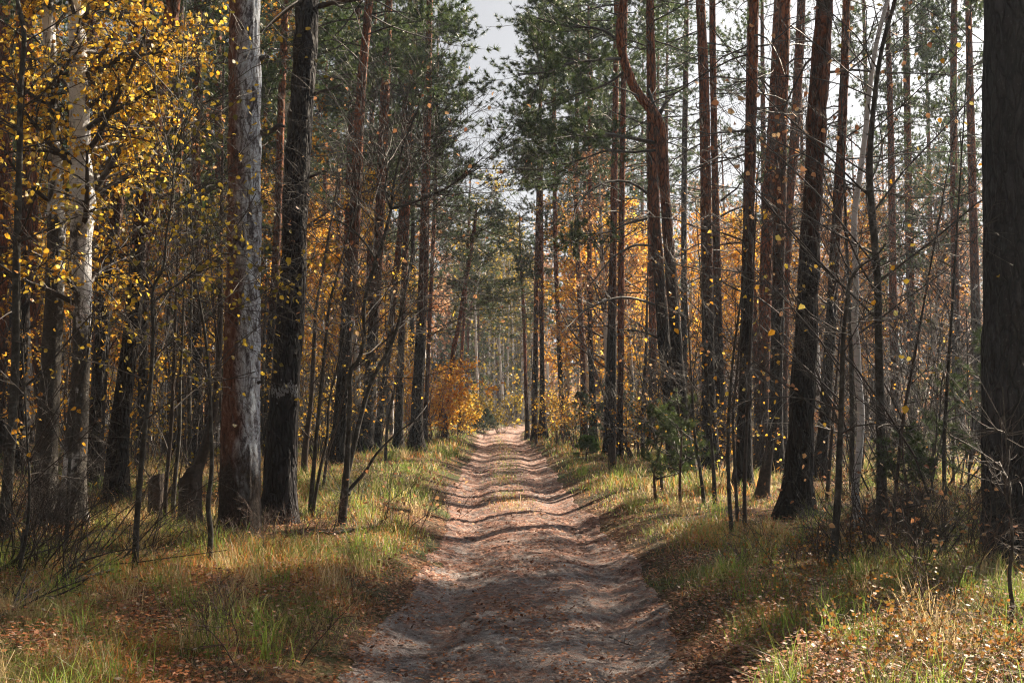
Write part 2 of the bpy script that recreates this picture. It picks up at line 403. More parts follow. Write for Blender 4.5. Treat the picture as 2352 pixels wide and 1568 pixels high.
# ------------------------------------------------------------------ ground and track
def grid_mesh(name, xs, ys, zf, mat):
    X, Y = np.meshgrid(xs, ys); Z = zf(X, Y); g = Geo(); nx, ny = len(xs), len(ys)
    i = np.arange(ny - 1)[:, None] * nx + np.arange(nx - 1)[None]
    g.add(np.stack([X, Y, Z], -1), q=np.stack([i, i + 1, i + nx + 1, i + nx], -1).reshape(-1, 4))
    return g.mesh(name, [mat], smoothed=True)
def warp(a, b, n): t = np.linspace(-1, 1, n); return np.sinh(t * a) / math.sinh(a) * b
ys = np.concatenate([np.linspace(-120, 2, 40)[:-1], np.linspace(2, 20, 300)[:-1], np.linspace(20, 60, 260)[:-1], np.linspace(60, 160, 120)[:-1], np.linspace(160, 900, 25)])
def gz(X, Y):
    inside = 1 - smooth(tw(Y) - .32, tw(Y) - .05, np.abs(X - tc(Y)))
    return ground(X, Y) + 0.035 * (fbm(X * 5, Y * 5, 0, 31, 3) - .5) - .07 * inside
obj_ground = tag(obj('ground', grid_mesh('ground', warp(4.5, 600, 420), ys, gz, ground_m)), kind='structure')
g = Geo()
yy = np.concatenate([np.linspace(-20, 3, 40)[:-1], np.linspace(3, 14, 760)[:-1], np.linspace(14, 26, 340)[:-1], np.linspace(26, 110, 420)]); uu = np.linspace(-1, 1, 150)
U, Yv = np.meshgrid(uu, yy)
wob = .16 * (fbm(Yv * .8, np.sign(U) * 7, 0, 40, 4) - .5) * 2
X = tc(Yv) + U * (tw(Yv) + .12 + wob)
clod = smooth(.56, .74, noise(X * 11, Yv * 11, 0, 57)) * smooth(.42, .6, fbm(X * 1.7, Yv * 1.1, 0, 58, 2))
Z = ground(X, Yv) + .004 + .022 * (fbm(X * 3.2, Yv * .55, 0, 50, 3) - .5) + .022 * clod + .012 * (fbm(X * 26, Yv * 26, 0, 55, 2) - .5) - .06 * smooth(.9, 1, np.abs(U))
i = np.arange(len(yy) - 1)[:, None] * 150 + np.arange(149)[None]
g.add(np.stack([X, Yv, Z], -1), q=np.stack([i, i + 1, i + 151, i + 150], -1).reshape(-1, 4))
tag(obj('path', g.mesh('path', [path_m], smoothed=True)), kind='structure')

# ------------------------------------------------------------------ trunks
def spline(C, n):
    C = np.asarray(C, float); s = np.concatenate([[0], np.cumsum(np.linalg.norm(np.diff(C[:, :3], axis=0), axis=1))])
    m = np.zeros_like(C); h = np.diff(s)[:, None]; dl = np.diff(C, axis=0) / h
    m[1:-1] = (dl[:-1] + dl[1:]) / 2; m[0] = dl[0]; m[-1] = dl[-1]
    t = np.linspace(0, s[-1], n); i = np.clip(np.searchsorted(s, t) - 1, 0, len(s) - 2)
    hh = h[i]; u = ((t - s[i])[:, None]) / hh
    return (2*u**3-3*u**2+1)*C[i] + (u**3-2*u**2+u)*hh*m[i] + (-2*u**3+3*u**2)*C[i+1] + (u**3-u**2)*hh*m[i+1]
def trunk_geo(g, C, sides=14, step=.35, amp=.0, freq=14, flare=.0, m=0, seed=0, lumps=.04, ztop=1e9):
    """C rows: x y z r, base first"""
    C = np.asarray(C, float); L = np.linalg.norm(np.diff(C[:, :3], axis=0), axis=1).sum()
    S = spline(C, max(6, int(L / step))); P, r = S[:, :3], np.maximum(S[:, 3], .004)
    T = unit(np.gradient(P, axis=0)); A = unit(np.cross(T, np.array([0, 1.0, 0]))); B = np.cross(T, A)
    an = np.arange(sides) * 2 * math.pi / sides; ca, sa = np.cos(an), np.sin(an)
    z0 = C[0, 2] + .25; hz = np.maximum(P[:, 2] - z0, 0)[:, None]
    rr = r[:, None] * np.ones(sides)[None]
    q = P[:, None] + rr[..., None] * (A[:, None] * ca[None, :, None] + B[:, None] * sa[None, :, None])
    rr = rr * (1 + lumps * 2 * (fbm(q[..., 0] * 2.2, q[..., 1] * 2.2, q[..., 2] * .9, seed + 3, 2) - .5))
    if flare: rr = rr * (1 + flare * np.exp(-hz / .28) * (.55 + .9 * noise(np.cos(an)[None] * 1.7 + 5, np.sin(an)[None] * 1.7, hz * .4, seed)))
    if amp:
        n = np.abs(noise(q[..., 0] * freq, q[..., 1] * freq, q[..., 2] * freq * .16, seed + 1) - .5) * 2
        n2 = noise(q[..., 0] * freq * 2.2, q[..., 1] * freq * 2.2, q[..., 2] * freq * .5, seed + 2) - .5
        rr = rr + amp * (np.minimum(n * 1.8, 1) - .7) + amp * .5 * n2
    V = P[:, None] + rr[..., None] * (A[:, None] * ca[None, :, None] + B[:, None] * sa[None, :, None])
    K = len(P); k = np.arange(K - 1)[:, None] * sides; s_ = np.arange(sides)[None]; s2 = (s_ + 1) % sides
    g.add(V.reshape(-1, 3), q=np.stack([k + s_, k + s2, k + sides + s2, k + sides + s_], -1).reshape(-1, 4), m=m)
    top = V[-1]; g.add(np.concatenate([top, top.mean(0, keepdims=True) + [0, 0, r[-1] * .3]]), t=np.stack([np.arange(sides), (np.arange(sides) + 1) % sides, np.full(sides, sides)], -1), m=m)
    return P, r
def dead_limbs(g, P, r, n, z0, z1, L, m=1, rmax=.018, twigs=6, sub=4, up=-.1):
    ok = (P[:, 2] > z0) & (P[:, 2] < z1)
    if ok.sum() < 3 or n < 1: return
    idx = rng.choice(np.where(ok)[0], n); az = rng.uniform(0, 2 * math.pi, n)
    K = 6; d = np.stack([np.cos(az), np.sin(az), rng.uniform(-.35, .45, n)], -1); d = unit(d)
    Ls = L * rng.uniform(.35, 1.2, n); Q = np.empty((n, K, 3)); Q[:, 0] = P[idx]
    for k in range(1, K):
        d = unit(d + rng.normal(size=(n, 3)) * .16 + [0, 0, up / 3]); Q[:, k] = Q[:, k - 1] + d * (Ls / (K - 1))[:, None]
    r0 = np.minimum(rmax, .011 * Ls + .004); Rr = r0[:, None] * np.linspace(1, .25, K)[None]
    tubes(g, Q, Rr, 5, m)
    if twigs:
        Q1, R1 = sprout(Q, Rr, twigs, .25, 1, 50, 15, L * .32, .4, .5, 0, 4, .3, .5, .0022); tubes(g, Q1, R1, 3, m)
        if sub:
            Q2, R2 = sprout(Q1, R1, sub, .2, 1, 45, 15, L * .14, .4, .4, 0, 3, .3, .6, .0016); tubes(g, Q2, R2, 3, m)

# ------------------------------------------------------------------ green pine boughs
def boughs(g, O, D, L, shoots=14, tufts=4, nn=12, ln=.10, wd=.010, r=.02, up=.25, mN=0, mB=1, K=6, droop=-.1, flat=True, tw_=True):
    N = len(O); D = unit(np.asarray(D, float)); Q = np.empty((N, K, 3)); Q[:, 0] = O; d = D.copy()
    for k in range(1, K):
        d = unit(d + rng.normal(size=(N, 3)) * .09 + np.array([0, 0, droop if k < K * .6 else up]) / 2)
        Q[:, k] = Q[:, k - 1] + d * (L / (K - 1))[:, None]
    Rr = (r * L / L.max())[:, None] * np.linspace(1, .22, K)[None]
    tubes(g, Q, Rr, 5, mB)
    S, SR = sprout(Q, Rr, shoots, .3, 1, 48, 14, float(L.mean()) * .36, .35, .5, .25, 4, .14, .45, .003, horiz=flat)
    if tw_: tubes(g, S, SR, 3, mB)
    C, T = pts_on(S, tufts, .35, 1.0)
    needles(g, C, T, nn, ln, wd, .75, mN)
    C, T = pts_on(Q, 4, .85, 1.0); needles(g, C, T, nn, ln, wd, .7, mN)
def pine_crown(H=8.0, Rad=2.2, n=38, seed=0, shoots=15, tufts=5, nn=13, ln=.12, wd=.017):
    g = Geo(); z = H * np.sort(rng.uniform(0, .97, n)); az = rng.uniform(0, 2 * math.pi, n)
    prof = np.interp(z / H, [0, .15, .45, .8, 1], [.75, 1, .95, .55, .2]) * Rad * rng.uniform(.55, 1.2, n)
    el = np.interp(z / H, [0, .5, 1], [-.15, .2, .9]) + rng.normal(size=n) * .12
    O = np.stack([np.zeros(n), np.zeros(n), z], -1); D = np.stack([np.cos(az), np.sin(az), el], -1)
    boughs(g, O, D, prof, shoots, tufts, nn, ln, wd)
    return g
def crown_me(name, g, mats): return g.mesh(name, mats)
PINE_CROWNS = [crown_me('crown', pine_crown(8, rd, n), [needle, twig]) for rd, n in ((2.2, 52), (2.6, 58), (1.9, 46), (2.8, 62), (2.3, 52))]

ROOTS = {}
def tree(name, pts, H, label, cat='pine tree', mat=None, crown=None, crown_z=None, limbs=(), dead=(0, 2, 8, 1.5), sides=14, step=.35, amp=0, flare=.6,
         group=None, base_y=None, top_r=.35, tilt=(0, 0), lumps=.04, freq=14, extra=None, cap=None, crown_s=1.0, limb_r=1.0):
    """pts: (x, y, width) in photo pixels from the foot up; the trunk runs on beyond the frame to height H"""
    mat = mat or bark
    x0, y0, w0 = pts[0]; Y = base_y or hit(x0, y0)
    W = [np.append(at(x, y, Y), wd * .5 * Y / FPX) for x, y, wd in pts]
    base = np.array([W[0][0], Y, float(ground(W[0][0], Y))]); W[0][2] = base[2]
    C = [np.append(base - [0, 0, .25], W[0][3])] + W
    if H and C[-1][2] < H - .5:
        l, l2 = C[-1], C[-2]; d = (l[:3] - l2[:3]); d = d / max(d[2], .1); d = np.clip(d, -.25, 1)
        z = l[2]; r0 = l[3]; p = l[:3].copy(); n = max(2, int((H - z) / 2.5)); dz = (H - z) / n
        for k in range(n):
            d = d * .72 + np.array([0, 0, .28]); d[2] = 1; p = p + d * dz; C.append(np.append(p, r0 + (r0 * (1 - top_r) * -1 + 0) * (k + 1) / n))
    root = empty(name, base)
    g = Geo(); P, r = trunk_geo(g, C, sides, step, amp, freq, flare, 0, rng.integers(1e4), lumps)
    dead_limbs(g, P, r, dead[0], base[2] + dead[1], base[2] + dead[2], dead[3], 1, twigs=dead[4] if len(dead) > 4 else 5, sub=dead[5] if len(dead) > 5 else 3)
    gc = Geo()
    for lb in limbs:                                   # (points (x,y,width)), tip depth offset, foliage amount
        lp, dz, fol = lb
        n = len(lp); Q = np.array([np.append(at(x, y, Y + dz * (k / (n - 1)) ** 1.3), wd * .5 * Y / FPX) for k, (x, y, wd) in enumerate(lp)])
        S = spline(Q, 14); Pq = S[None, :, :3]; Rq = np.maximum(S[None, :, 3], .003)
        tubes(g, Pq, Rq, 7, 1 if limb_r == 1.0 else 0)
        if fol:
            nb = fol; Q1, R1 = sprout(Pq, Rq, nb, .2, 1, 50, 15, 1.0, .35, .3, .1, 5, .15, .4, .004, horiz=True); tubes(gc, Q1, R1, 4, 1)
            Q2, R2 = sprout(Q1, R1, 8, .2, 1, 45, 12, .34, .35, .3, .3, 3, .15, .5, .003); tubes(gc, Q2, R2, 3, 1)
            Cn, Tn = pts_on(Q2, 4, .3, 1); needles(gc, Cn, Tn, 18, .095, .011, .7, 0)
        elif fol == 0:
            Q1, R1 = sprout(Pq, Rq, 9, .25, 1, 45, 14, .45, .4, .4, -.1, 4, .25, .4, .0025); tubes(g, Q1, R1, 3, 1)
            Q2, R2 = sprout(Q1, R1, 4, .2, 1, 45, 12, .2, .35, .3, 0, 3, .2, .5, .0018); tubes(g, Q2, R2, 3, 1)
    if extra: extra(g, gc, P, r, Y)
    to = obj('trunk', g.mesh('trunk', [mat, twig], off=base, smoothed=True), root)
    if gc.n: obj('bough', gc.mesh('bough', [needle, twig], off=base), root)
    if crown is not None:
        cz = crown_z; i = int(np.argmin(np.abs(P[:, 2] - cz))); ax = P[-1] - P[i]; Lc = float(np.linalg.norm(ax))
        c = obj('crown', crown, root)
        rot = Vector((0, 0, 1)).rotation_difference(Vector(ax)); s = Lc / 8.0
        c.matrix_local = Matrix.Translation(Vector(P[i] - base)) @ rot.to_matrix().to_4x4() @ Matrix.Rotation(float(rng.uniform(0, 6.28)), 4, 'Z') @ Matrix.Diagonal((crown_s, crown_s, s, 1))
    tag(root, label, cat, group)
    ROOTS[label] = root
    return root
PC = PINE_CROWNS
def pc(): return PC[int(rng.integers(len(PC)))]
PCS = [pine_crown(8, rd, n, shoots=12, tufts=4, nn=12).mesh('crown', [needle, twig]) for rd, n in ((2.0, 34), (2.3, 38), (1.8, 30))]
def pcs(): return PCS[int(rng.integers(3))]
G_P = 'tall pines lining the track'

# --- left side, foot to top
tree('pine_tree', [(268,1165,50),(272,1010,45),(290,860,40),(305,742,38),(322,540,36),(355,300,34),(375,150,33),(398,0,32)], 20,
     'rust-barked pine leaning right, next on the left to the peeled grey snag', mat=bark, crown=pc(), crown_z=10, dead=(22,2.5,9,2.2), sides=36, step=.06, amp=.012, group=G_P)
def snag_extra(g, gc, P, r, Y):
    for lp in ([(598,306,16),(625,300,13),(642,287,11),(652,291,6)], [(598,135,13),(612,130,9),(617,131,5)], [(596,466,14),(606,464,10),(613,463,6)],
               [(585,884,12),(594,878,9),(601,876,5)], [(560,70,11),(556,60,8),(552,48,3)], [(548,752,9),(545,744,6),(540,740,3)], [(585,668,9),(598,664,5),(604,664,2)]):
        n = len(lp); Q = np.array([np.append(at(x, y, Y - (.12 if x < 570 else 0) - .05 * k), wd * .5 * Y / FPX) for k, (x, y, wd) in enumerate(lp)])
        S = spline(Q, 7); tubes(g, S[None, :, :3], S[None, :, 3], 7, 1)
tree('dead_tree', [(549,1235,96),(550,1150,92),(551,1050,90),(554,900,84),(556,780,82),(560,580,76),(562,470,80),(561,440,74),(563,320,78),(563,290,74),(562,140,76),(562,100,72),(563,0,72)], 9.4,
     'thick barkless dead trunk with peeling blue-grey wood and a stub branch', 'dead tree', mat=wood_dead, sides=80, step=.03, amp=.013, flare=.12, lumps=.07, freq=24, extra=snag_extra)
def paint_extra(g, gc, P, r, Y):
    # strokes of old white paint standing just proud of the bark
    mk = Geo(); c = at(657, 898, Y); rad = 33 * Y / FPX
    n = 210; th = rng.uniform(-1.05, 1.05, n); z = c[2] + rng.normal(size=n) * .036 + .03 * np.sin(th * 4)
    s = rng.uniform(.003, .009, n); R0 = rad + .010 + .006 * rng.random(n)
    base = np.stack([c[0] + np.sin(th) * R0, c[1] - np.cos(th) * R0, z], -1); tx = np.stack([np.cos(th), np.sin(th), 0 * th], -1) * s[:, None]; tz = np.array([0, 0, 1]) * (s * 1.9)[:, None]
    V = np.stack([base - tx - tz * .6, base + tx * .7 - tz, base + tx + tz * .7, base - tx * .8 + tz], 1)
    mk.add(V.reshape(-1, 3), q=np.arange(n * 4).reshape(-1, 4)); PAINT.append(mk)
PAINT = []
rt = tree('pine_tree', [(641,1200,76),(643,1100,72),(648,1000,70),(655,900,66),(662,784,66),(672,650,60),(682,392,59),(697,200,56),(707,0,56)], 21,
     'dark straight pine with a white paint band right of the peeled snag', mat=bark_low, crown=pc(), crown_z=11, sides=64, step=.04, amp=.018, group=G_P, flare=.25,
     limbs=[([(718,218,10),(740,210,8),(765,203,7),(790,190,4)], -.3, None), ([(708,408,8),(725,402,6),(745,393,5),(753,396,3)], -.2, None), ([(733,15,14),(760,8,11),(800,2,9),(840,-4,6)], -.4, 0)],
     dead=(7,5.5,11,1.6), extra=paint_extra)
m_ = M('old_white_paint'); white_paint = m_.done((.25, .27, .30), .8)
obj('paint_mark', PAINT[0].mesh('paint_mark', [white_paint], off=rt.location), rt)
tree('pine_tree', [(612,1095,17),(615,950,17),(621,784,17),(632,640,19),(640,450,19),(646,250,17),(655,0,15)], 20, 'reddish pine squeezed behind the gap between snag and paint-banded pine',
     crown=pc(), crown_z=9, dead=(16,3,10,1.8), sides=18, step=.2, amp=.008, group=G_P, base_y=24)
tree('pine_tree', [(215,1125,36),(226,900,34),(240,717,32),(272,450,30),(285,330,30),(300,150,29),(318,0,26)], 19, 'dark pine with a reddish top just right of the white birch',
     crown=pc(), crown_z=9.5, dead=(24,3,10,2.0), sides=24, step=.12, amp=.01, group=G_P)
tree('pine_tree', [(322,1110,22),(330,800,20),(336,500,18),(340,250,17),(345,0,16)], 18, 'thin dark pine stem close behind the leaning rust pine', crown=pc(), crown_z=10, dead=(20,3,10,1.7), sides=16, step=.2, amp=.006, group=G_P, base_y=23)
tree('pine_tree', [(222,1085,26),(226,700,26),(229,400,25),(222,200,24),(205,0,22)], 20, 'brick-red pine seen through the yellow birch leaves', mat=bark_red, crown=pc(), crown_z=12, dead=(10,4,12,1.6), sides=16, step=.2, group=G_P, base_y=27)
tree('pine_tree', [(98,1060,24),(84,800,22),(76,560,24),(70,300,22),(62,0,20)], 20, 'red pine left of the white birch behind its leaves', mat=bark_red, crown=pc(), crown_z=12, dead=(10,4,12,1.6), sides=16, step=.2, group=G_P, base_y=26)
tree('pine_tree', [(40,1090,30),(50,800,27),(60,500,30),(55,250,28),(50,0,26)], 20, 'dark-footed pine second from the left edge of the wood', crown=pc(), crown_z=12, dead=(12,3,12,1.8), sides=18, step=.2, group=G_P, base_y=21)
tree('pine_tree', [(-4,1060,26),(2,700,24),(8,400,24),(12,0,22)], 20, 'red pine cut by the left edge of the photo', mat=bark_red, crown=pc(), crown_z=12, dead=(10,4,12,1.6), sides=16, step=.2, group=G_P, base_y=28)
tree('pine_tree', [(778,1067,38),(787,909,34),(795,784,31),(804,640,31),(815,490,27),(830,200,23),(848,0,19)], 20, 'stout dark-footed pine right of the paint-banded one, straight-stemmed', crown=pc(), crown_z=9.5, dead=(34,3,11,2.2), sides=24, step=.1, amp=.012, group=G_P, crown_s=1.35)
tree('pine_tree', [(772,1030,18),(785,800,15),(795,600,14),(800,440,14),(806,300,14),(822,0,12)], 19, 'thin red pine hugging the left flank of the stout dark-footed pine', mat=bark_red, crown=pc(), crown_z=10, dead=(14,4,11,1.6), sides=14, step=.25, group=G_P, crown_s=1.35, base_y=33)
tree('pine_tree', [(840,1040,29),(852,834,25),(862,690,25),(871,517,23),(885,200,22),(893,0,18)], 20, 'second stout pine right of the paint-banded one, behind the forked grey sapling', crown=pc(), crown_z=9.5, dead=(30,3,11,2.1), sides=20, step=.15, amp=.01, group=G_P, crown_s=1.35)
tree('pine_tree', [(866,1030,18),(882,884,15),(893,797,15),(903,690,15),(922,492,14),(927,300,13),(942,0,11)], 18, 'slim pine leaning right behind the forked grey sapling', crown=pc(), crown_z=9, dead=(24,3,10,1.9), sides=14, step=.2, amp=.006, group=G_P, crown_s=1.1)
tree('pine_tree', [(915,1030,22),(919,884,17),(922,784,16),(926,690,15),(934,500,14),(944,200,12),(955,0,11)], 18.5, 'straight slim pine standing second left of the track-side pine', crown=pc(), crown_z=8.5, dead=(24,3,9,1.9), sides=14, step=.2, amp=.006, group=G_P, crown_s=.7)
tree('pine_tree', [(955,1037,34),(957,980,28),(959,909,27),(966,784,25),(972,650,23),(977,440,21),(983,200,17),(987,0,14)], 18.5, 'brown scarred pine standing nearest the track on the left verge', mat=bark, crown=pc(), crown_z=8.0, dead=(34,3,9,2.1), sides=28, step=.1, amp=.014, group=G_P, crown_s=.7)
tree('pine_tree', [(975,1025,12),(980,900,10),(986,760,9),(993,600,9),(1000,420,8),(1004,200,7)], 15, 'thin red stem right against the brown scarred track-side pine', mat=bark_red, crown=pc(), crown_z=8.5, dead=(10,3,9,1.2), sides=12, step=.25, group=G_P, base_y=37, crown_s=.8)
tree('pine_tree', [(1020,1008,14),(1036,871,12),(1045,784,11),(1050,767,10),(1066,667,10),(1081,580,9),(1090,520,8)], 9.6, 'small pine leaning right over the track from the orange bush', mat=bark_red, crown=PC[3], crown_z=4.6, dead=(12,2,7,1.3), sides=12, step=.25, group=G_P, crown_s=1.15)
tree('pine_tree', [(1055,1003,8),(1060,834,7),(1068,692,7),(1075,560,6)], 12.5, 'far red pine stem right of the small leaning pine', mat=bark_red, crown=PC[0], crown_z=8.5, dead=(8,3,9,1.2), sides=10, step=.4, group=G_P, base_y=50, crown_s=.9)
# --- right of the track
tree('pine_tree', [(1228,1003,14),(1230,850,12),(1232,700,12),(1236,500,11),(1240,300,10)], 17, 'pine bordering the right lip of the track, boughs over the gap', crown=PC[2], crown_z=6.8, dead=(21,3,8,1.8), sides=12, step=.3, group=G_P, base_y=44, crown_s=.7)
tree('pine_tree', [(2098,1035,20),(2094,800,19),(2088,500,17),(2083,200,15),(2080,0,14)], 16, 'dark-green boughed pine left behind the massive edge pine', crown=PC[1], crown_z=4.6, dead=(30,2,7,2.2), sides=16, step=.2, group=G_P, base_y=38, crown_s=.85)
tree('pine_tree', [(2200,1050,22),(2196,800,19),(2192,500,17),(2190,200,15),(2192,0,14)], 16, 'dark-green boughed pine just left of the massive edge pine', crown=PC[3], crown_z=5.2, dead=(30,2,7,2.2), sides=16, step=.2, group=G_P, base_y=34, crown_s=.8)
tree('pine_tree', [(395,1050,22),(392,800,19),(392,400,17),(396,0,15)], 16, 'dense green pine deep between the leaning rust pine and snag', crown=PC[1], crown_z=4.4, dead=(30,2,7,2.2), sides=16, step=.2, group=G_P, base_y=31, crown_s=1.2)
tree('pine_tree', [(505,1045,20),(503,800,18),(502,400,16),(500,0,14)], 16, 'dense green pine right behind the peeled snag', crown=PC[0], crown_z=4.8, dead=(30,2,7,2.2), sides=16, step=.2, group=G_P, base_y=35, crown_s=1.3)
tree('pine_tree', [(455,1060,26),(452,800,23),(450,500,21),(452,200,19),(455,0,18)], 17, 'dark-green boughed pine left behind the peeled snag', crown=PC[3], crown_z=4.8, dead=(30,2,7,2.2), sides=16, step=.2, group=G_P, base_y=25, crown_s=1.2)
tree('pine_tree', [(1212,1008,11),(1207,860,8),(1204,742,8),(1198,640,7)], 9.8, 'lone slim red pine right beside the end of the track', mat=bark_red, crown=PC[1], crown_z=5.2, dead=(9,3,7,1.4), sides=10, step=.3, group=G_P, crown_s=1.1)
tree('pine_tree', [(1247,1004,20),(1246,900,12),(1244,740,11),(1243,517,10),(1241,300,9)], 15.5, 'brown-violet pine with swollen foot on the right beyond the golden bush', crown=PC[2], crown_z=7.5, dead=(21,3,9,1.8), sides=12, step=.3, group=G_P, crown_s=.85)
tree('pine_tree', [(1293,1010,13),(1289,900,12),(1283,767,11),(1277,600,10),(1274,440,10),(1272,200,9)], 17, 'pine rising straight behind the golden bush on the right verge', crown=pc(), crown_z=9, dead=(24,3,10,2.0), sides=12, step=.3, group=G_P, crown_s=1.1, base_y=42)
tree('pine_tree', [(1342,1012,16),(1337,784,12),(1332,690,12),(1323,440,11),(1326,180,10),(1325,0,9)], 18, 'pine with orange leaves around it, right of the golden bush', mat=bark_red, crown=pc(), crown_z=8.5, dead=(27,3,10,2.0), sides=12, step=.3, group=G_P, crown_s=1.25, base_y=38)
tree('pine_tree', [(1364,1016,17),(1356,784,12),(1354,690,12),(1355,450,10),(1353,200,9)], 17, 'slim pine just left of the twin red-topped pines on the right verge', crown=pc(), crown_z=8.5, dead=(27,3,10,2.0), sides=12, step=.3, group=G_P, crown_s=1.25, base_y=36)
tree('pine_tree', [(1404,1045,32),(1402,950,30),(1405,800,23),(1408,590,17),(1411,400,16),(1414,200,14),(1416,0,13)], 19, 'left one of the twin red-topped pines behind the short black post', crown=pcs(), crown_z=10, dead=(30,3,10,2.0), sides=20, step=.2, amp=.01, group=G_P)
tree('pine_tree', [(1424,1052,13),(1425,900,14),(1426,740,15),(1427,590,15),(1429,400,14),(1432,200,13),(1436,0,12)], 19, 'right one of the twin red-topped pines behind the short black post', mat=bark_red, crown=pcs(), crown_z=10, dead=(30,3,10,2.0), sides=16, step=.2, amp=.008, group=G_P)
tree('pine_tree', [(1556,1085,46),(1548,990,38),(1536,880,33),(1525,784,29),(1519,700,27),(1510,590,27),(1500,440,25),(1497,250,22),(1493,0,18)], 20, 'straight pine whose stem crosses behind the pine with the bent top',
     crown=pcs(), crown_z=10, dead=(21,6,11,2.1), sides=32, step=.09, amp=.012, crown_s=.7, group=G_P,
     limbs=[([(1486,444,7),(1451,420,6),(1413,416,6),(1383,422,5),(1351,442,5),(1326,470,4),(1316,505,3),(1313,567,2)], -1.5, 0),
            ([(1486,502,6),(1471,506,6),(1438,514,5),(1401,532,4),(1363,536,3),(1300,538,2)], -1.2, 10),
            ([(1493,565,6),(1463,562,6),(1438,572,5),(1401,597,4),(1376,630,3),(1348,664,2)], -1.5, 0),
            ([(1503,700,7),(1463,687,6),(1426,683,6),(1388,692,5),(1338,717,4),(1313,742,3),(1291,761,2)], -1.5, 0),
            ([(1508,775,6),(1485,765,5),(1450,758,4),(1420,757,3)], -.8, 0)])
tree('pine_tree', [(1578,1092,44),(1568,990,36),(1558,860,30),(1548,717,26),(1538,590,26),(1527,440,25),(1518,330,30),(1512,285,29),(1495,252,24),(1465,215,22),(1442,165,21),(1427,110,20),(1424,60,20),(1433,0,20)], 18,
     'pine with an S-bend, its upper stem hooking left over the track', mat=bark_red and bark, crown=pcs(), crown_z=9.5, dead=(12,7,11,1.8), sides=36, step=.07, amp=.01, crown_s=.7, group=G_P, flare=.3, lumps=.05,
     limbs=[([(1428,136,9),(1400,136,8),(1376,138,7),(1310,146,6),(1260,165,5),(1190,171,3)], -2.0, 24), ([(1502,328,9),(1436,315,8),(1376,307,7),(1300,315,5),(1240,325,3)], -2.2, 22),
            ([(1424,95,8),(1380,68,7),(1300,60,6),(1235,42,4)], 1.5, 14), ([(1440,160,7),(1400,190,6),(1330,215,5),(1250,240,3)], 2.0, 16),
            ([(1510,345,7),(1450,350,6),(1400,345,5),(1340,365,4),(1230,395,3)], 1.8, 18),
            ([(1512,265,10),(1500,235,8),(1490,205,5)], .3, None), ([(1516,262,10),(1530,235,8),(1545,215,4)], .2, None)])
tree('pine_tree', [(1572,1045,18),(1571,700,14),(1571,500,13),(1573,300,13),(1576,100,12)], 18, 'thin grey pine right behind the S-bent pine, yellow leaves across it', mat=bark_low, crown=pcs(), crown_z=11, dead=(27,3,11,2.0), sides=12, step=.3, group=G_P, base_y=36)
tree('pine_tree', [(1634,1080,38),(1628,900,31),(1625,690,28),(1621,440,26),(1617,200,24),(1609,0,22)], 20, 'left stem of the close pair of straight pines right of the S-bent pine', crown=pcs(), crown_z=12, dead=(27,4,12,2.1), sides=28, step=.1, amp=.012, crown_s=.7, group=G_P)
tree('pine_tree', [(1655,1066,26),(1650,800,21),(1646,590,19),(1643,440,17),(1640,300,16),(1636,0,15)], 19, 'right thinner stem of the close pair right of the S-bent pine', mat=bark_red and bark, crown=pcs(), crown_z=11, dead=(21,4,11,2.0), sides=20, step=.15, amp=.009, group=G_P,
     limbs=[([(1655,462,6),(1672,448,5),(1693,432,4),(1700,420,3)], -.3, None), ([(1655,498,5),(1675,486,5),(1710,473,3)], -.3, None)])
tree('pine_tree', [(1706,1125,38),(1711,950,33),(1715,750,29),(1718,600,28),(1721,440,26),(1726,250,25),(1732,0,24)], 20, 'straight grey-brown pine midway between the close pair and the wide-footed pine', crown=pcs(), crown_z=12, dead=(33,3,12,2.3), sides=32, step=.09, amp=.013, crown_s=.7, group=G_P)
tree('pine_tree', [(1750,1082,33),(1752,880,30),(1758,700,29),(1763,500,28),(1776,300,27),(1790,0,26)], 20, 'red-flanked pine overlapping a dark pine left of the wide-footed one', mat=bark_red, crown=pcs(), crown_z=12, dead=(21,4,12,2.2), sides=24, step=.12, amp=.01, crown_s=.7, group=G_P)
tree('pine_tree', [(1782,1095,36),(1783,880,31),(1787,700,29),(1790,500,29),(1794,300,28),(1802,0,28)], 21, 'dark pine in front of the red-flanked one, left of the wide-footed pine', crown=pcs(), crown_z=12, dead=(21,4,12,2.2), sides=28, step=.1, amp=.012, crown_s=.7, group=G_P)
tree('pine_tree', [(1798,1060,20),(1805,700,18),(1812,504,18),(1826,302,23),(1841,0,20)], 20, 'orange-red pine slanting right between the dark pine and wide-footed pine', mat=bark_red, crown=pcs(), crown_z=12, dead=(18,4,12,2.1), sides=18, step=.15, amp=.008, group=G_P, base_y=26)
tree('pine_tree', [(1830,1188,66),(1833,1133,62),(1842,932,57),(1854,705,50),(1867,454,45),(1877,252,45),(1895,0,40)], 21, 'big pine with a wide flared foot on the right', mat=bark, crown=pcs(), crown_z=12, dead=(13,5,12,2.2), sides=56, step=.05, amp=.018, flare=.75, group=G_P)
tree('pine_tree', [(1884,1103,30),(1896,932,26),(1911,705,25),(1922,504,24),(1934,302,22),(1944,0,18)], 19, 'slender pine slanting right just right of the wide-footed pine', crown=pcs(), crown_z=11, dead=(27,3,12,2.2), sides=24, step=.12, amp=.01, group=G_P)
tree('pine_tree', [(2332,1296,146),(2330,1240,138),(2328,1100,134),(2326,900,132),(2325,600,130),(2324,300,128),(2323,0,126)], 20, 'massive dark pine trunk at the right edge', mat=bark_low, crown=pcs(), crown_z=11, dead=(6,6,12,2.3), sides=96, step=.035, amp=.022, freq=13, flare=.10, group=G_P)
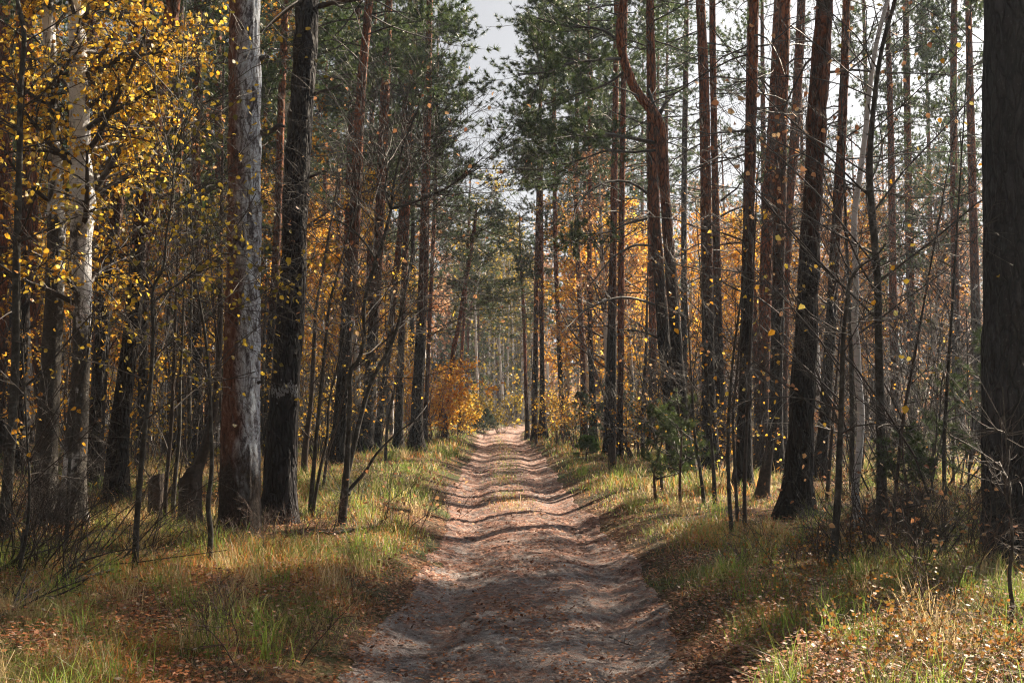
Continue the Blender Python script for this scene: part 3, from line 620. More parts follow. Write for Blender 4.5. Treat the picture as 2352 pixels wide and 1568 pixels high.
# ------------------------------------------------------------------ broad-leaved trees
def leafy(name, part, pts, H, label, cat, mat, leafm, nb=(16, 7, 4), L=(1.8, .7, .3), lf=3, size=.055, z0=2.0, z1=99, group=None, base_y=None, simple=False, up=(.1, -.2, -.5), sides=16, step=.12, amp=.0,
          fork=(), flare=.35, twm=None, tmin=.0016, hang=.5, az=None, lumps=.05):
    Y = base_y or hit(pts[0][0], pts[0][1])
    W = [np.append(at(x, y, Y), wd * .5 * Y / FPX) for x, y, wd in pts]
    base = np.array([W[0][0], Y, float(ground(W[0][0], Y))]); W[0][2] = base[2]
    C = [np.append(base - [0, 0, .2], W[0][3])] + W
    if H and C[-1][2] < H:
        l = C[-1]; d = unit(l[:3] - C[-2][:3]); d = d / max(d[2], .3); n = 4; dz = (H - l[2]) / n; p = l[:3].copy()
        for k in range(n): p = p + d * dz; C.append(np.append(p, l[3] * (1 - .8 * (k + 1) / n)))
    root = empty(name, base); g = Geo(); P, r = trunk_geo(g, C, sides, step, amp, 20, flare, 0, rng.integers(1e4), lumps)
    stems = [(P, r)]
    for fk in fork:
        Q = np.array([np.append(at(x, y, Y + (k * .05)), wd * .5 * Y / FPX) for k, (x, y, wd) in enumerate(fk)])
        S = spline(Q, 20); tubes(g, S[None, :, :3], np.maximum(S[None, :, 3], .003), max(5, sides // 2), 0); stems.append((S[:, :3], S[:, 3]))
    gc = Geo(); gl = Geo()
    for k, (P_, r_) in enumerate(stems):
        ok = (P_[:, 2] > base[2] + z0) & (P_[:, 2] < base[2] + z1)
        if ok.sum() < 3: continue
        Pk = P_[ok]; rk = r_[ok]; n0 = nb[0] if k == 0 else max(3, nb[0] // 2)
        A, AR = sprout(Pk[None], np.maximum(rk[None], .004), n0, 0, 1, 58, 12, L[0], .3, .55, up[0], 6, .14, .34, .005)
        B, BR = sprout(A, AR, nb[1], .2, 1, 45, 12, L[1], .3, .4, up[1], 5, .16, .42, .003)
        tubes(gc, A, AR, 5, 0); tubes(gc, B, BR, 4, 0)
        Ct, CR = sprout(B, BR, nb[2], .2, 1, 42, 12, L[2], .3, .3, up[2], 4, .18, .5, tmin); tubes(gc, Ct, CR, 3, 0)
        if lf >= 1:
            c, _ = pts_on(Ct, int(lf), .2, 1)
        else:
            c, _ = pts_on(Ct, 1, .2, 1); c = c[rng.random(len(c)) < lf]
        if len(c): leaves(gl, c + rng.normal(size=c.shape) * size * .3, size, 0, hang, simple=simple)
    g.merge(gc) if False else None
    obj('trunk' if part == 'crown' else 'stem', g.mesh('trunk', [mat], off=base, smoothed=True), root)
    cg = Geo()
    for k in range(len(gc.q)): gc.qm[k][:] = 1
    cg.merge(gl); cg.merge(gc)
    obj('crown' if part == 'crown' else 'twig_work', cg.mesh('crown', [leafm, twm or twig], off=base), root)
    return tag(root, label, cat, group)

leafy('birch_tree', 'crown', [(163,1213,62),(170,1100,52),(178,960,46),(184,870,42),(190,700,40),(186,560,46),(190,470,58),(186,380,48),(184,320,46),(180,150,40),(174,0,34)], 10.5,
      'white-patched birch covered in bright yellow leaves on the far left', 'birch tree', bark_birch_near, leaf_yel, nb=(66, 10, 6), L=(1.6, .55, .25), lf=3, size=.054, z0=2.3, sides=40, step=.05, amp=.008, up=(.1, -.5, -.9), flare=.5)
leafy('birch_tree', 'crown', [(98,1210,62),(104,1080,52),(112,930,46),(120,780,44),(126,650,42),(130,530,40),(128,400,34),(118,200,30),(110,0,26)], 9,
      'dark-barked birch stem close left of the white-patched birch', 'birch tree', bark_birch_dark, leaf_yel, nb=(30, 9, 5), L=(1.5, .5, .24), lf=2, size=.06, z0=3.4, sides=36, step=.06, amp=.012, up=(.1, -.5, -.9), flare=.5)
leafy('birch_tree', 'crown', [(10,1238,24),(18,1100,22),(30,950,20),(36,800,18),(38,600,17),(44,400,15),(48,200,13),(55,75,11),(40,0,9)], 7.5,
      'slim lichen-grey birch at the very left edge', 'birch tree', bark_grey, leaf_yel, nb=(24, 7, 4), L=(1.4, .5, .22), lf=1, size=.055, z0=1.4, sides=20, step=.06, up=(.1, -.4, -.8))
leafy('aspen_sapling', 'stem', [(310,1312,15),(314,1200,13),(322,1100,12),(328,1030,11),(340,930,10),(348,855,9),(352,760,8),(353,660,7),(374,617,6),(382,542,5),(392,480,4),(398,400,3)], 5.2,
      'slender grey sapling with sparse olive-yellow leaves left of the snag', 'sapling', bark_grey, leaf_oli, nb=(22, 7, 4), L=(1.35, .5, .22), lf=.5, size=.05, z0=1.2, sides=16, step=.05,
      fork=[[(353,665,5),(342,640,4),(318,600,3),(290,560,2)], [(356,690,5),(385,668,4),(430,640,4),(480,600,3)]], flare=.1)
leafy('aspen_sapling', 'stem', [(480,1292,13),(484,1220,12),(478,1165,11),(486,1080,10),(484,960,9),(480,860,8),(470,760,7),(450,640,5),(440,520,4)], 4.6,
      'crooked grey sapling rising directly left of the peeled snag', 'sapling', bark_grey, leaf_oli, nb=(20, 7, 4), L=(1.2, .45, .22), lf=.45, size=.05, z0=1.3, sides=14, step=.05, flare=.1)
leafy('birch_tree', 'crown', [(1972,1208,20),(1964,1133,18),(1972,1050,17),(1978,957,17),(1971,870,17),(1967,781,16),(1963,756,16),(1966,680,15),(1965,605,14),(1962,504,14),(1975,403,13),(1988,302,12),(1998,202,11),(2010,116,11),(2038,0,10)], 8.5,
      'thin white birch bowing right, right of the slanting slender pine', 'birch tree', bark_birch_thin, leaf_oli, nb=(22, 7, 4), L=(1.5, .5, .22), lf=.12, size=.05, z0=1.8, sides=24, step=.04, flare=.1, lumps=.1)
leafy('rowan_tree', 'crown', [(2027,1198,26),(2025,1100,22),(2022,932,20),(2018,781,18),(2016,655,17),(2005,504,16),(1998,403,14),(2002,300,12),(2024,120,10),(2056,0,9)], 8,
      'bare dark-stemmed young tree immediately right of the thin white birch', 'young tree', bark_grey, leaf_rus, nb=(40, 9, 5), L=(2.3, .7, .28), lf=.12, size=.06, z0=1.6, sides=24, step=.05, flare=.15, up=(.15, .0, -.1))
leafy('rowan_tree', 'crown', [(1914,1308,20),(1919,1220,17),(1925,1133,15),(1928,1040,14),(1931,980,13),(1934,880,12),(1937,781,11),(1944,705,9),(1955,640,8),(1978,610,6),(2010,590,5),(2035,560,4)], 0,
      'bare dark young tree in front of the white birch, kinked at its top', 'young tree', bark_grey, leaf_yel, nb=(22, 8, 5), L=(1.5, .5, .24), lf=.04, size=.055, z0=.9, sides=20, step=.04, flare=.15, up=(.1, 0, -.1))
leafy('alder_tree', 'crown', [(786,1206,19),(790,1150,18),(794,1109,17),(799,1034,12),(804,909,11),(808,846,11),(820,833,10),(836,780,9),(836,704,9),(846,655,9),(863,605,9),(883,542,8),(898,480,7),(905,420,6),(925,340,5),(960,250,4)], 0,
      'forked lichen-grey alder with bare arching boughs on the left verge', 'young tree', bark_grey, leaf_rus, nb=(26, 9, 5), L=(1.9, .7, .3), lf=.05, size=.05, z0=1.6, sides=20, step=.04, flare=.15, up=(.2, .05, 0),
      fork=[[(795,1105,12),(808,1044,12),(828,959,11),(850,884,10),(875,834,9),(898,794,8),(925,700,6),(950,560,4)], [(800,1135,9),(805,1122,9),(838,1084,7),(863,1044,6),(910,996,4),(960,960,3)],
            [(898,480,6),(950,465,6),(1010,440,5),(1060,410,4),(1110,380,2)], [(866,600,5),(840,560,5),(800,520,4),(760,500,3)], [(898,482,6),(885,440,5),(890,390,4),(880,330,3)]])
leafy('leaning_tree', 'crown', [(437,1130,26),(452,1085,24),(470,1030,22),(488,960,20),(497,900,17),(503,820,15),(506,700,12),(508,560,9)], 7,
      'dark young tree leaning right out of the pale-topped stump', 'young tree', stumpmat, leaf_oli, nb=(16, 7, 4), L=(1.4, .5, .24), lf=.5, size=.055, z0=1.5, sides=18, step=.06, base_y=15.2)
# thin dark understorey stems: (points, height, label)
THIN = [([(378,1205,11),(382,1110,10),(392,1000,9),(398,880,9),(402,760,7)], 5.5, 'first thin dark stem from left between the two stumps'),
        ([(396,1190,11),(402,1100,10),(412,1000,8),(414,880,7),(420,740,6)], 5, 'second thin dark stem from left between the two stumps'),
        ([(440,1110,11),(436,1020,10),(435,880,9),(438,740,7)], 5, 'thin dark stem rising behind the pale-topped stump'),
        ([(698,1095,15),(702,1020,14),(713,934,11),(722,784,10),(725,717,8),(745,600,6)], 6.5, 'dark knobbly stem first right of the paint-banded pine'),
        ([(713,1182,12),(724,1034,9),(738,884,8),(748,784,7),(758,692,6),(775,630,5)], 5, 'long thin slanting stem second right of the paint-banded pine'),
        ([(718,1190,8),(735,1080,7),(752,1000,6),(755,930,5),(775,840,4)], 3.4, 'wiry stem curving beside the long thin slanting one'),
        ([(1476,1050,10),(1478,900,8),(1484,800,7),(1486,700,5)], 5.5, 'thin brown double stem left of the S-bent pine'),
        ([(1682,1236,10),(1676,1160,9),(1672,1040,8),(1675,932,7),(1684,820,6),(1700,700,5)], 4.2, 'pale-footed thin stem in front of the close pine pair'),
        ([(1694,1200,8),(1688,1080,7),(1684,960,6),(1696,820,5)], 4, 'thin dark stem close right of the pale-footed one'),
        ([(1711,1224,11),(1710,1120,9),(1716,960,8),(1722,820,6),(1728,680,5)], 4.6, 'dark spindly stem with a grey foot before the straight grey-brown pine'),
        ([(1642,1162,10),(1640,1100,9),(1636,1040,8),(1630,950,6)], 4.4, 'short dark stem at the foot of the close pine pair'),
        ([(1617,1160,8),(1608,1080,7),(1596,1000,6),(1590,900,5)], 3.8, 'wavy dark stem right of the S-bent pine'),
        ([(1900,1150,9),(1906,1060,8),(1914,960,7),(1922,860,5)], 4, 'crooked thin stem right of the wide-footed pine'),
        ([(1957,1130,13),(1957,980,12),(1956,860,11),(1950,700,9)], 7, 'straight dark stem just behind the thin white birch'),
        ([(605,1040,9),(603,900,8),(607,780,7),(612,640,5)], 5, 'thin dark stem in the gap right of the peeled snag'),
        ([(530,1130,9),(512,1000,8),(505,900,7)], 4, 'thin stem half hidden behind the snag foot'),
        ([(150,1275,10),(156,1180,9),(160,1060,8),(175,940,7),(200,820,5),(208,760,4)], 3.2, 'dark whip-like stem before the white-patched birch'),
        ([(40,1330,8),(60,1230,7),(68,1120,6),(62,1000,5)], 2.9, 'thin whip before the left-edge birch'),
        ([(2050,1240,9),(2060,1100,8),(2075,960,7),(2100,820,6)], 4.4, 'thin slanting stem left of the massive edge pine'),
        ([(2172,1180,10),(2168,1040,9),(2176,880,8),(2186,720,6)], 5.5, 'thin upright stem nearest the massive edge pine'),
        ([(2320,1440,10),(2326,1400,9),(2318,1330,8),(2326,1240,6),(2322,1180,4)], 1.7, 'dry crooked weed stalk at the bottom right corner'),
        ([(1232,1020,6),(1230,960,5),(1226,900,4)], 3.6, 'small dark sapling left of the swollen-footed pine'),
        ([(1520,1130,7),(1516,1060,6),(1500,990,5)], 2.6, 'short thin stem before the foot of the S-bent pine'),
        ([(885,1060,7),(890,980,6),(905,900,5)], 3.2, 'thin dark stem right of the forked grey alder'),
        ([(742,1130,7),(752,1050,6),(772,980,5),(790,900,4)], 3.0, 'wiry slanting stem left of the forked grey alder')]
for k, (pts, H, lab) in enumerate(THIN):
    leafy('understorey_sapling', 'stem', pts, H, lab, 'sapling', bark_grey if k % 3 else stumpmat, [leaf_yel, leaf_rus, leaf_ora][k % 3], nb=(13 if H > 2 else 4, 7, 4), L=(1.0 if H > 2 else .25, .42, .2), lf=(0 if H < 2 else .16 if k % 2 else .05), size=.05,
          z0=.7, sides=10, step=.08, flare=.1, up=(.2, 0, -.1), group='thin understorey stems', lumps=.1)

# ------------------------------------------------------------------ stumps, post, log, brush
def stump(name, x, y, wpx, hpx, label, cat, slant=.25, jag=.1, mat=stumpmat, mat2=None, sides=40, flare=.35, lean=0):
    Y = hit(x, y); b = at(x, y, Y); b[2] = float(ground(b[0], Y)); r = wpx / 2 * Y / FPX; h = hpx * Y / FPX
    g = Geo(); n = 40; an = np.arange(sides) * 2 * math.pi / sides; z = np.linspace(-.15, 1, n)[:, None]
    topz = h * (1 + slant * np.cos(an + .6)[None] * .5 + jag * (noise(an * 3, 0 * an, 0, int(x))[None] - .5) * 2)
    zz = np.where(z < 0, z, z * topz); rr = r * (1 + flare * np.exp(-np.maximum(zz, 0) / .12)) * (1 + .18 * (noise(np.cos(an)[None] * 3, np.sin(an)[None] * 3, zz * 2, int(x)) - .5)) + .012 * (noise(np.cos(an)[None] * 12, np.sin(an)[None] * 12, zz * 3, 3) - .5)
    V = np.stack([rr * np.cos(an)[None] + lean * np.maximum(zz, 0), rr * np.sin(an)[None], zz], -1)
    k = np.arange(n - 1)[:, None] * sides; s_ = np.arange(sides)[None]; s2 = (s_ + 1) % sides
    g.add(V.reshape(-1, 3), q=np.stack([k + s_, k + s2, k + sides + s2, k + sides + s_], -1).reshape(-1, 4))
    top = V[-1]; c = top.mean(0) - [0, 0, .02]; inner = c + (top - c) * .5 - [0, 0, .015]
    gt = Geo(); gt.add(np.concatenate([top, inner, c[None]]), q=np.stack([np.arange(sides), (np.arange(sides) + 1) % sides, (np.arange(sides) + 1) % sides + sides, np.arange(sides) + sides], -1),
          t=np.stack([np.arange(sides) + sides, (np.arange(sides) + 1) % sides + sides, np.full(sides, 2 * sides)], -1))
    root = empty(name, b); obj('bark', g.mesh('bark', [mat], smoothed=True), root); obj('cut_top', gt.mesh('cut_top', [mat2 or wood_top], smoothed=False), root)
    return tag(root, label, cat)
m_ = M('weathered_cut_wood'); wood_top = m_.done(m_.ramp(m_.noise(m_.coords(), 30, 4), [(.3, (.08, .06, .05)), (.7, (.24, .19, .15))]), .85)
stump('tree_stump', 357, 1196, 32, 102, 'narrow black stump left of the pale-topped stump', 'stump', .1, .06)
stump('tree_stump', 436, 1216, 50, 126, 'wide pale-topped stump left of the peeled snag', 'stump', .35, .05)
stump('wooden_post', 1406, 1082, 17, 66, 'short black rotting post on the right verge of the track', 'post', .3, .12, flare=.1)
stump('tree_stump', 1750, 1146, 26, 86, 'broken black root stump left of the wide-footed pine', 'stump', .9, .35, flare=.8, lean=.12)

def fallen(name, pts, label, cat, mat=None, tw=(14, 6), L=(.4, .18), dz=0.0):
    g = Geo(); W = []
    for x, y, wd, lift in pts:
        Y = hit(x, y + lift); p = at(x, y, Y); W.append(np.append(p, wd * .5 * Y / FPX))
    S = spline(np.array(W), 26); base = np.array([S[0, 0], S[0, 1], float(ground(S[0, 0], S[0, 1]))])
    P, Rr = S[None, :, :3], S[None, :, 3]; tubes(g, P, Rr, 8, 0)
    if tw[0]:
        A, AR = sprout(P, Rr, tw[0], .15, 1, 50, 15, L[0], .4, .4, .25, 5, .22, .4, .003); tubes(g, A, AR, 4, 0)
        B, BR = sprout(A, AR, tw[1], .2, 1, 45, 15, L[1], .4, .3, .1, 4, .25, .5, .0018); tubes(g, B, BR, 3, 0)
    return tag(obj(name, g.mesh(name, [mat or twig], off=base), None, base), label, cat)
fallen('fallen_branch', [(-30,1432,18,6),(60,1385,16,10),(130,1350,13,14),(200,1325,10,20),(262,1306,6,30)], 'long dead branch lying in the grass at lower left', 'branch', tw=(30, 8), L=(.55, .22))
fallen('fallen_branch', [(-20,1322,13,10),(15,1300,11,20),(45,1275,8,50),(55,1215,6,110)], 'dead grey limb poking up at the left edge above the long branch', 'branch', bark_grey, tw=(16, 6), L=(.5, .2))
fallen('fallen_log', [(628,1226,13,3),(690,1222,12,4),(760,1224,11,4),(812,1216,8,6)], 'mossy grey log lying right of the paint-banded pine', 'log', bark_grey, tw=(6, 3), L=(.3, .15))
fallen('fallen_branch', [(1950,1190,7,6),(2010,1178,6,20),(2080,1165,5,40),(2150,1150,4,60)], 'thin dead branch sloping over the dark mound at right', 'branch', tw=(18, 7), L=(.6, .25))
fallen('fallen_branch', [(1400,1462,4,2),(1428,1474,4,3),(1455,1482,3,4)], 'small forked stick lying on the shaded part of the track', 'stick', tw=(3, 2), L=(.1, .05))
fallen('fallen_branch', [(590,1330,4,4),(640,1352,4,3),(700,1362,3,2)], 'curved thin stick in the rusty grass left of the track', 'stick', tw=(3, 2), L=(.14, .06))
def brush(x, y, n, L, label, lean=(0, 0), mat=None, seed=0, leafm=None, lf=0, up=.1, rad=.35, name='brush_thicket', cat='thicket'):
    Y = hit(x, y); b = at(x, y, Y); b[2] = float(ground(b[0], b[1])); g = Geo()
    az = rng.uniform(0, 2 * math.pi, n); rr = rad * np.sqrt(rng.random(n)); K = 6
    P = np.empty((n, K, 3)); P[:, 0] = np.stack([rr * np.cos(az), rr * np.sin(az), np.full(n, -.05)], -1)
    d = unit(np.stack([np.cos(az) * .45 + lean[0], np.sin(az) * .45 + lean[1], np.full(n, 1.0)], -1) + rng.normal(size=(n, 3)) * .18); Ls = L * rng.uniform(.5, 1.15, n)
    for k in range(1, K): d = unit(d + rng.normal(size=(n, 3)) * .15); P[:, k] = P[:, k - 1] + d * (Ls / (K - 1))[:, None]
    Rr = np.repeat((.0045 * Ls + .002)[:, None], K, 1) * np.linspace(1, .35, K)[None]; tubes(g, P, Rr, 5, 0)
    A, AR = sprout(P, Rr, 7, .2, 1, 42, 12, L * .36, .35, .4, up, 5, .18, .5, .002); tubes(g, A, AR, 4, 0)
    B, BR = sprout(A, AR, 5, .2, 1, 42, 12, L * .16, .35, .4, 0, 4, .2, .5, .0014); tubes(g, B, BR, 3, 0)
    root = empty(name, b); obj('twig_work', g.mesh('twig_work', [mat or twig]), root)
    if leafm is not None:
        gl = Geo(); c, _ = pts_on(B, max(1, int(lf)), .2, 1)
        if lf < 1: c = c[rng.random(len(c)) < lf]
        leaves(gl, c, .045, 0, .3); obj('foliage', gl.mesh('foliage', [leafm]), root)
    return tag(root, label, cat, 'low bare brush in the undergrowth')
brush(95, 1310, 34, 1.25, 'dense bare brush beneath the birches at far left', (.5, 0), rad=.55)
brush(215, 1300, 20, .9, 'bare brush just left of the slender grey sapling foot', (.4, 0), rad=.5)
brush(20, 1250, 16, 1.3, 'bare brush at the foot of the left-edge birch', (0, 0), rad=.4)
brush(560, 1262, 24, .45, 'pale dry stalks around the foot of the peeled snag', mat=twig_red, rad=.5)
brush(640, 1240, 22, .5, 'dry brown stalks at the foot of the paint-banded pine', mat=twig_red, rad=.5)
brush(895, 1215, 10, .75, 'dark seedy weed stalks on the left verge of the track', mat=twig_red, rad=.35, leafm=leaf_rus, lf=.2)
brush(1010, 1180, 7, .55, 'small weedy stalks on the left lip of the track', mat=twig_red, rad=.3)
brush(830, 1170, 9, .8, 'bare wiry twigs right of the forked alder foot', rad=.3)
brush(2060, 1310, 22, .95, 'bare brush on the near side of the dark mound', (-.1, 0), rad=.6, leafm=leaf_rus, lf=.15)
brush(2160, 1270, 26, 1.1, 'bare brush crowning the dark mound', (0, 0), rad=.55)
brush(1810, 1290, 12, .7, 'low drooping twigs below the wide-footed pine', (-.3, 0), rad=.4)
brush(2230, 1330, 14, .8, 'dry brush at the foot of the massive edge pine', mat=twig_red, rad=.5)
brush(2120, 1120, 20, 2.0, 'tall bare brush behind the dark mound', rad=.7)
brush(2220, 1100, 16, 2.2, 'tall bare brush left of the massive edge pine', rad=.7)
brush(1960, 1080, 14, 1.8, 'bare brush behind the thin white birch', rad=.6)
brush(1660, 1110, 14, 1.6, 'bare brush around the feet of the close pine pair', rad=.6, leafm=leaf_ora, lf=.3)
brush(470, 1150, 16, 1.6, 'bare brush between the pale-topped stump and the snag', rad=.6, leafm=leaf_oli, lf=.4)
brush(340, 1130, 14, 1.6, 'bare brush behind the narrow black stump', rad=.6)
brush(560, 1500, 8, .5, 'sparse dry stalks in the shaded grass at lower left', mat=twig_red, rad=.4)
brush(2250, 1450, 9, .5, 'dry feathery stalks in the grass at lower right', mat=twig_red, rad=.4)
# loose woody thickets that fill the middle distance
brush(760, 1045, 12, 2.6, 'twiggy bare thicket behind the wiry stems left of the alder', rad=.9)
brush(900, 1040, 12, 2.8, 'twiggy bare thicket between the slim pines on the left', rad=.9)
brush(1600, 1050, 12, 2.8, 'twiggy bare thicket right behind the S-bent pine', rad=.9, leafm=leaf_ora, lf=.3)
brush(1760, 1050, 12, 2.8, 'twiggy bare thicket behind the red-flanked pine', rad=.9, leafm=leaf_rus, lf=.3)
brush(1860, 1040, 12, 3.0, 'twiggy bare thicket behind the wide-footed pine', rad=.9, leafm=leaf_ora, lf=.3)

# ------------------------------------------------------------------ young conifers and junipers
def young_pine(x, y, H, label, rad=.6, mat=None, name='young_pine', cat='young pine', nn=16, ln=.07, wd=.004, n=22):
    Y = hit(x, y); b = at(x, y, Y); b[2] = float(ground(b[0], b[1])); g = Geo()
    P = np.array([[0, 0, -.1], [rng.normal() * .03, 0, H * .3], [rng.normal() * .05, 0, H * .7], [rng.normal() * .06, 0, H]]); S = spline(np.c_[P, [.022 * H ** .5, .018, .01, .004]], 12)
    tubes(g, S[None, :, :3], S[None, :, 3], 8, 1)
    z = rng.uniform(.2, 1, n) * H; az = rng.uniform(0, 6.28, n); L = rad * (1.1 - z / H) * rng.uniform(.7, 1.1, n) + .1
    boughs(g, np.stack([0 * z, 0 * z, z], -1), np.stack([np.cos(az), np.sin(az), .3 + 0 * az], -1), L, 7, 4, nn, ln, wd, r=.01, up=.6, droop=.05)
    gt = Geo(); root = empty(name, b); tubes(gt, S[None, :, :3], S[None, :, 3] * 1.02, 8, 0)
    obj('trunk', gt.mesh('trunk', [twig_red]), root); obj('crown', g.mesh('crown', [mat or needle, twig]), root)
    return tag(root, label, cat, 'young conifers on the verge')
young_pine(1508, 1152, 1.35, 'soft green young pine in front of the S-bent pine', .6)
young_pine(1562, 1160, 1.5, 'second young pine right of the soft green one, deeper in shade', .6)
young_pine(2190, 1120, 2.0, 'shaded young pine left of the massive edge pine', .9)
young_pine(2120, 1060, 2.2, 'young pine with pale tips behind the dark mound', .9)
young_pine(2290, 1200, 1.8, 'young pine overlapping the massive edge pine foot', .7)
young_pine(640, 1030, 3.2, 'bushy young pine seen right behind the snag', 1.2, wd=.008)
young_pine(480, 1030, 3.4, 'bushy young pine far behind the pale-topped stump', 1.3, wd=.008)
young_pine(820, 1015, 4.2, 'dark young pine behind the stout pines on the left', 1.4, wd=.01, ln=.1, n=30)
young_pine(700, 1010, 5.2, 'tall bushy young pine behind the paint-banded pine', 1.5, wd=.011, ln=.1, n=34)
young_pine(1400, 1035, 1.9, 'grey-green juniper behind the short black post', .55, juniper, 'juniper_bush', 'juniper', 20, .05, .006, 40)
young_pine(1440, 1040, 1.7, 'second juniper right of the short black post', .5, juniper, 'juniper_bush', 'juniper', 20, .05, .006, 36)
young_pine(1335, 1040, 1.6, 'low juniper under the golden bush', .6, juniper, 'juniper_bush', 'juniper', 20, .05, .006, 36)
young_pine(1112, 1008, 1.3, 'round hazy green bush at the left end of the track', .9, juniper, 'juniper_bush', 'bush', 18, .08, .012, 50)
young_pine(1348, 1060, .55, 'bright green broom tuft on the right verge', .3, leafmat('broom_green', [(0, (.05, .11, .02)), (1, (.14, .24, .04))], trans=.4), 'broom_bush', 'bush', 18, .07, .006, 30)
young_pine(2080, 1200, .8, 'small spruce-green seedling left of the dark mound', .35)

# ------------------------------------------------------------------ leafy bushes and young birches of the middle distance
def proto_birch(H, n, leafm, nl, size, rad=1.6, barkm=None, bz=.18, lr=3):
    base = np.zeros(3); g = Geo(); P = np.array([[0, 0, -.3, .012 * H + .01], [rng.normal() * .1, 0, H * .3, .010 * H], [rng.normal() * .25, rng.normal() * .2, H * .7, .006 * H], [rng.normal() * .35, 0, H, .01]])
    S = spline(P, 22); tubes(g, S[None, :, :3], S[None, :, 3], 10, 0)
    k = S[:, 2] > H * bz; gc = Geo()
    A, AR = sprout(S[None, k, :3], S[None, k, 3], n, 0, 1, 50, 10, rad, .3, .6, .25, 6, .12, .4, .008); tubes(gc, A, AR, 4, 1)
    B, BR = sprout(A, AR, 9, .2, 1, 42, 12, rad * .42, .3, .4, -.1, 5, .15, .5, .004); tubes(gc, B, BR, 3, 1)
    D_, DR = sprout(B, BR, 6, .2, 1, 42, 12, rad * .2, .3, .4, -.3, 3, .15, .5, .003); tubes(gc, D_, DR, 3, 1)
    c, _ = pts_on(D_, nl, .2, 1) if nl >= 1 else pts_on(D_, 1, .2, 1)
    if nl < 1: c = c[rng.random(len(c)) < nl]
    cl = fbm(c[:, 0] * 1.2, c[:, 1] * 1.2, c[:, 2] * 1.2, 8, 2); c = c[rng.random(len(c)) < np.clip((cl - .34) * 7, .15, 1)]
    leaves(gc, c, size, 0, .4, simple=True)
    return g.mesh('trunk', [barkm or bark_birch], smoothed=True), gc.mesh('crown', [leafm, twig_red])
BP = {'or1': proto_birch(9, 34, leaf_ora, 4, .095), 'or2': proto_birch(8, 30, leaf_ora, 3, .09), 'ye1': proto_birch(8, 32, leaf_yel, 4, .09), 'ru1': proto_birch(10, 44, leaf_rus, 2, .085, 2.0),
      'ru2': proto_birch(10, 46, leaf_rus, .8, .08, 2.2), 'far1': proto_birch(15, 36, leaf_rus, 3, .12, 2.1, bz=.25), 'far2': proto_birch(16, 36, leaf_ora, 3, .12, 2.1, bz=.25), 'far3': proto_birch(16, 38, leaf_oli, 3, .12, 2.1, bz=.3)}
BH = {'or1': 9, 'or2': 8, 'ye1': 8, 'ru1': 10, 'ru2': 10, 'far1': 15, 'far2': 16, 'far3': 16}
def place_birch(kind, x, Y, H, label, group, cat='birch tree', name='birch_tree'):
    X = (x - 1176) / FPX * Y; b = np.array([X, Y, float(ground(X, Y))]); r = empty(name, b, float(rng.uniform(0, 6.28)), H / BH[kind])
    obj('trunk', BP[kind][0], r); obj('crown', BP[kind][1], r); return tag(r, label, cat, group)
G_B = 'young birches glowing in autumn leaf behind the pines'
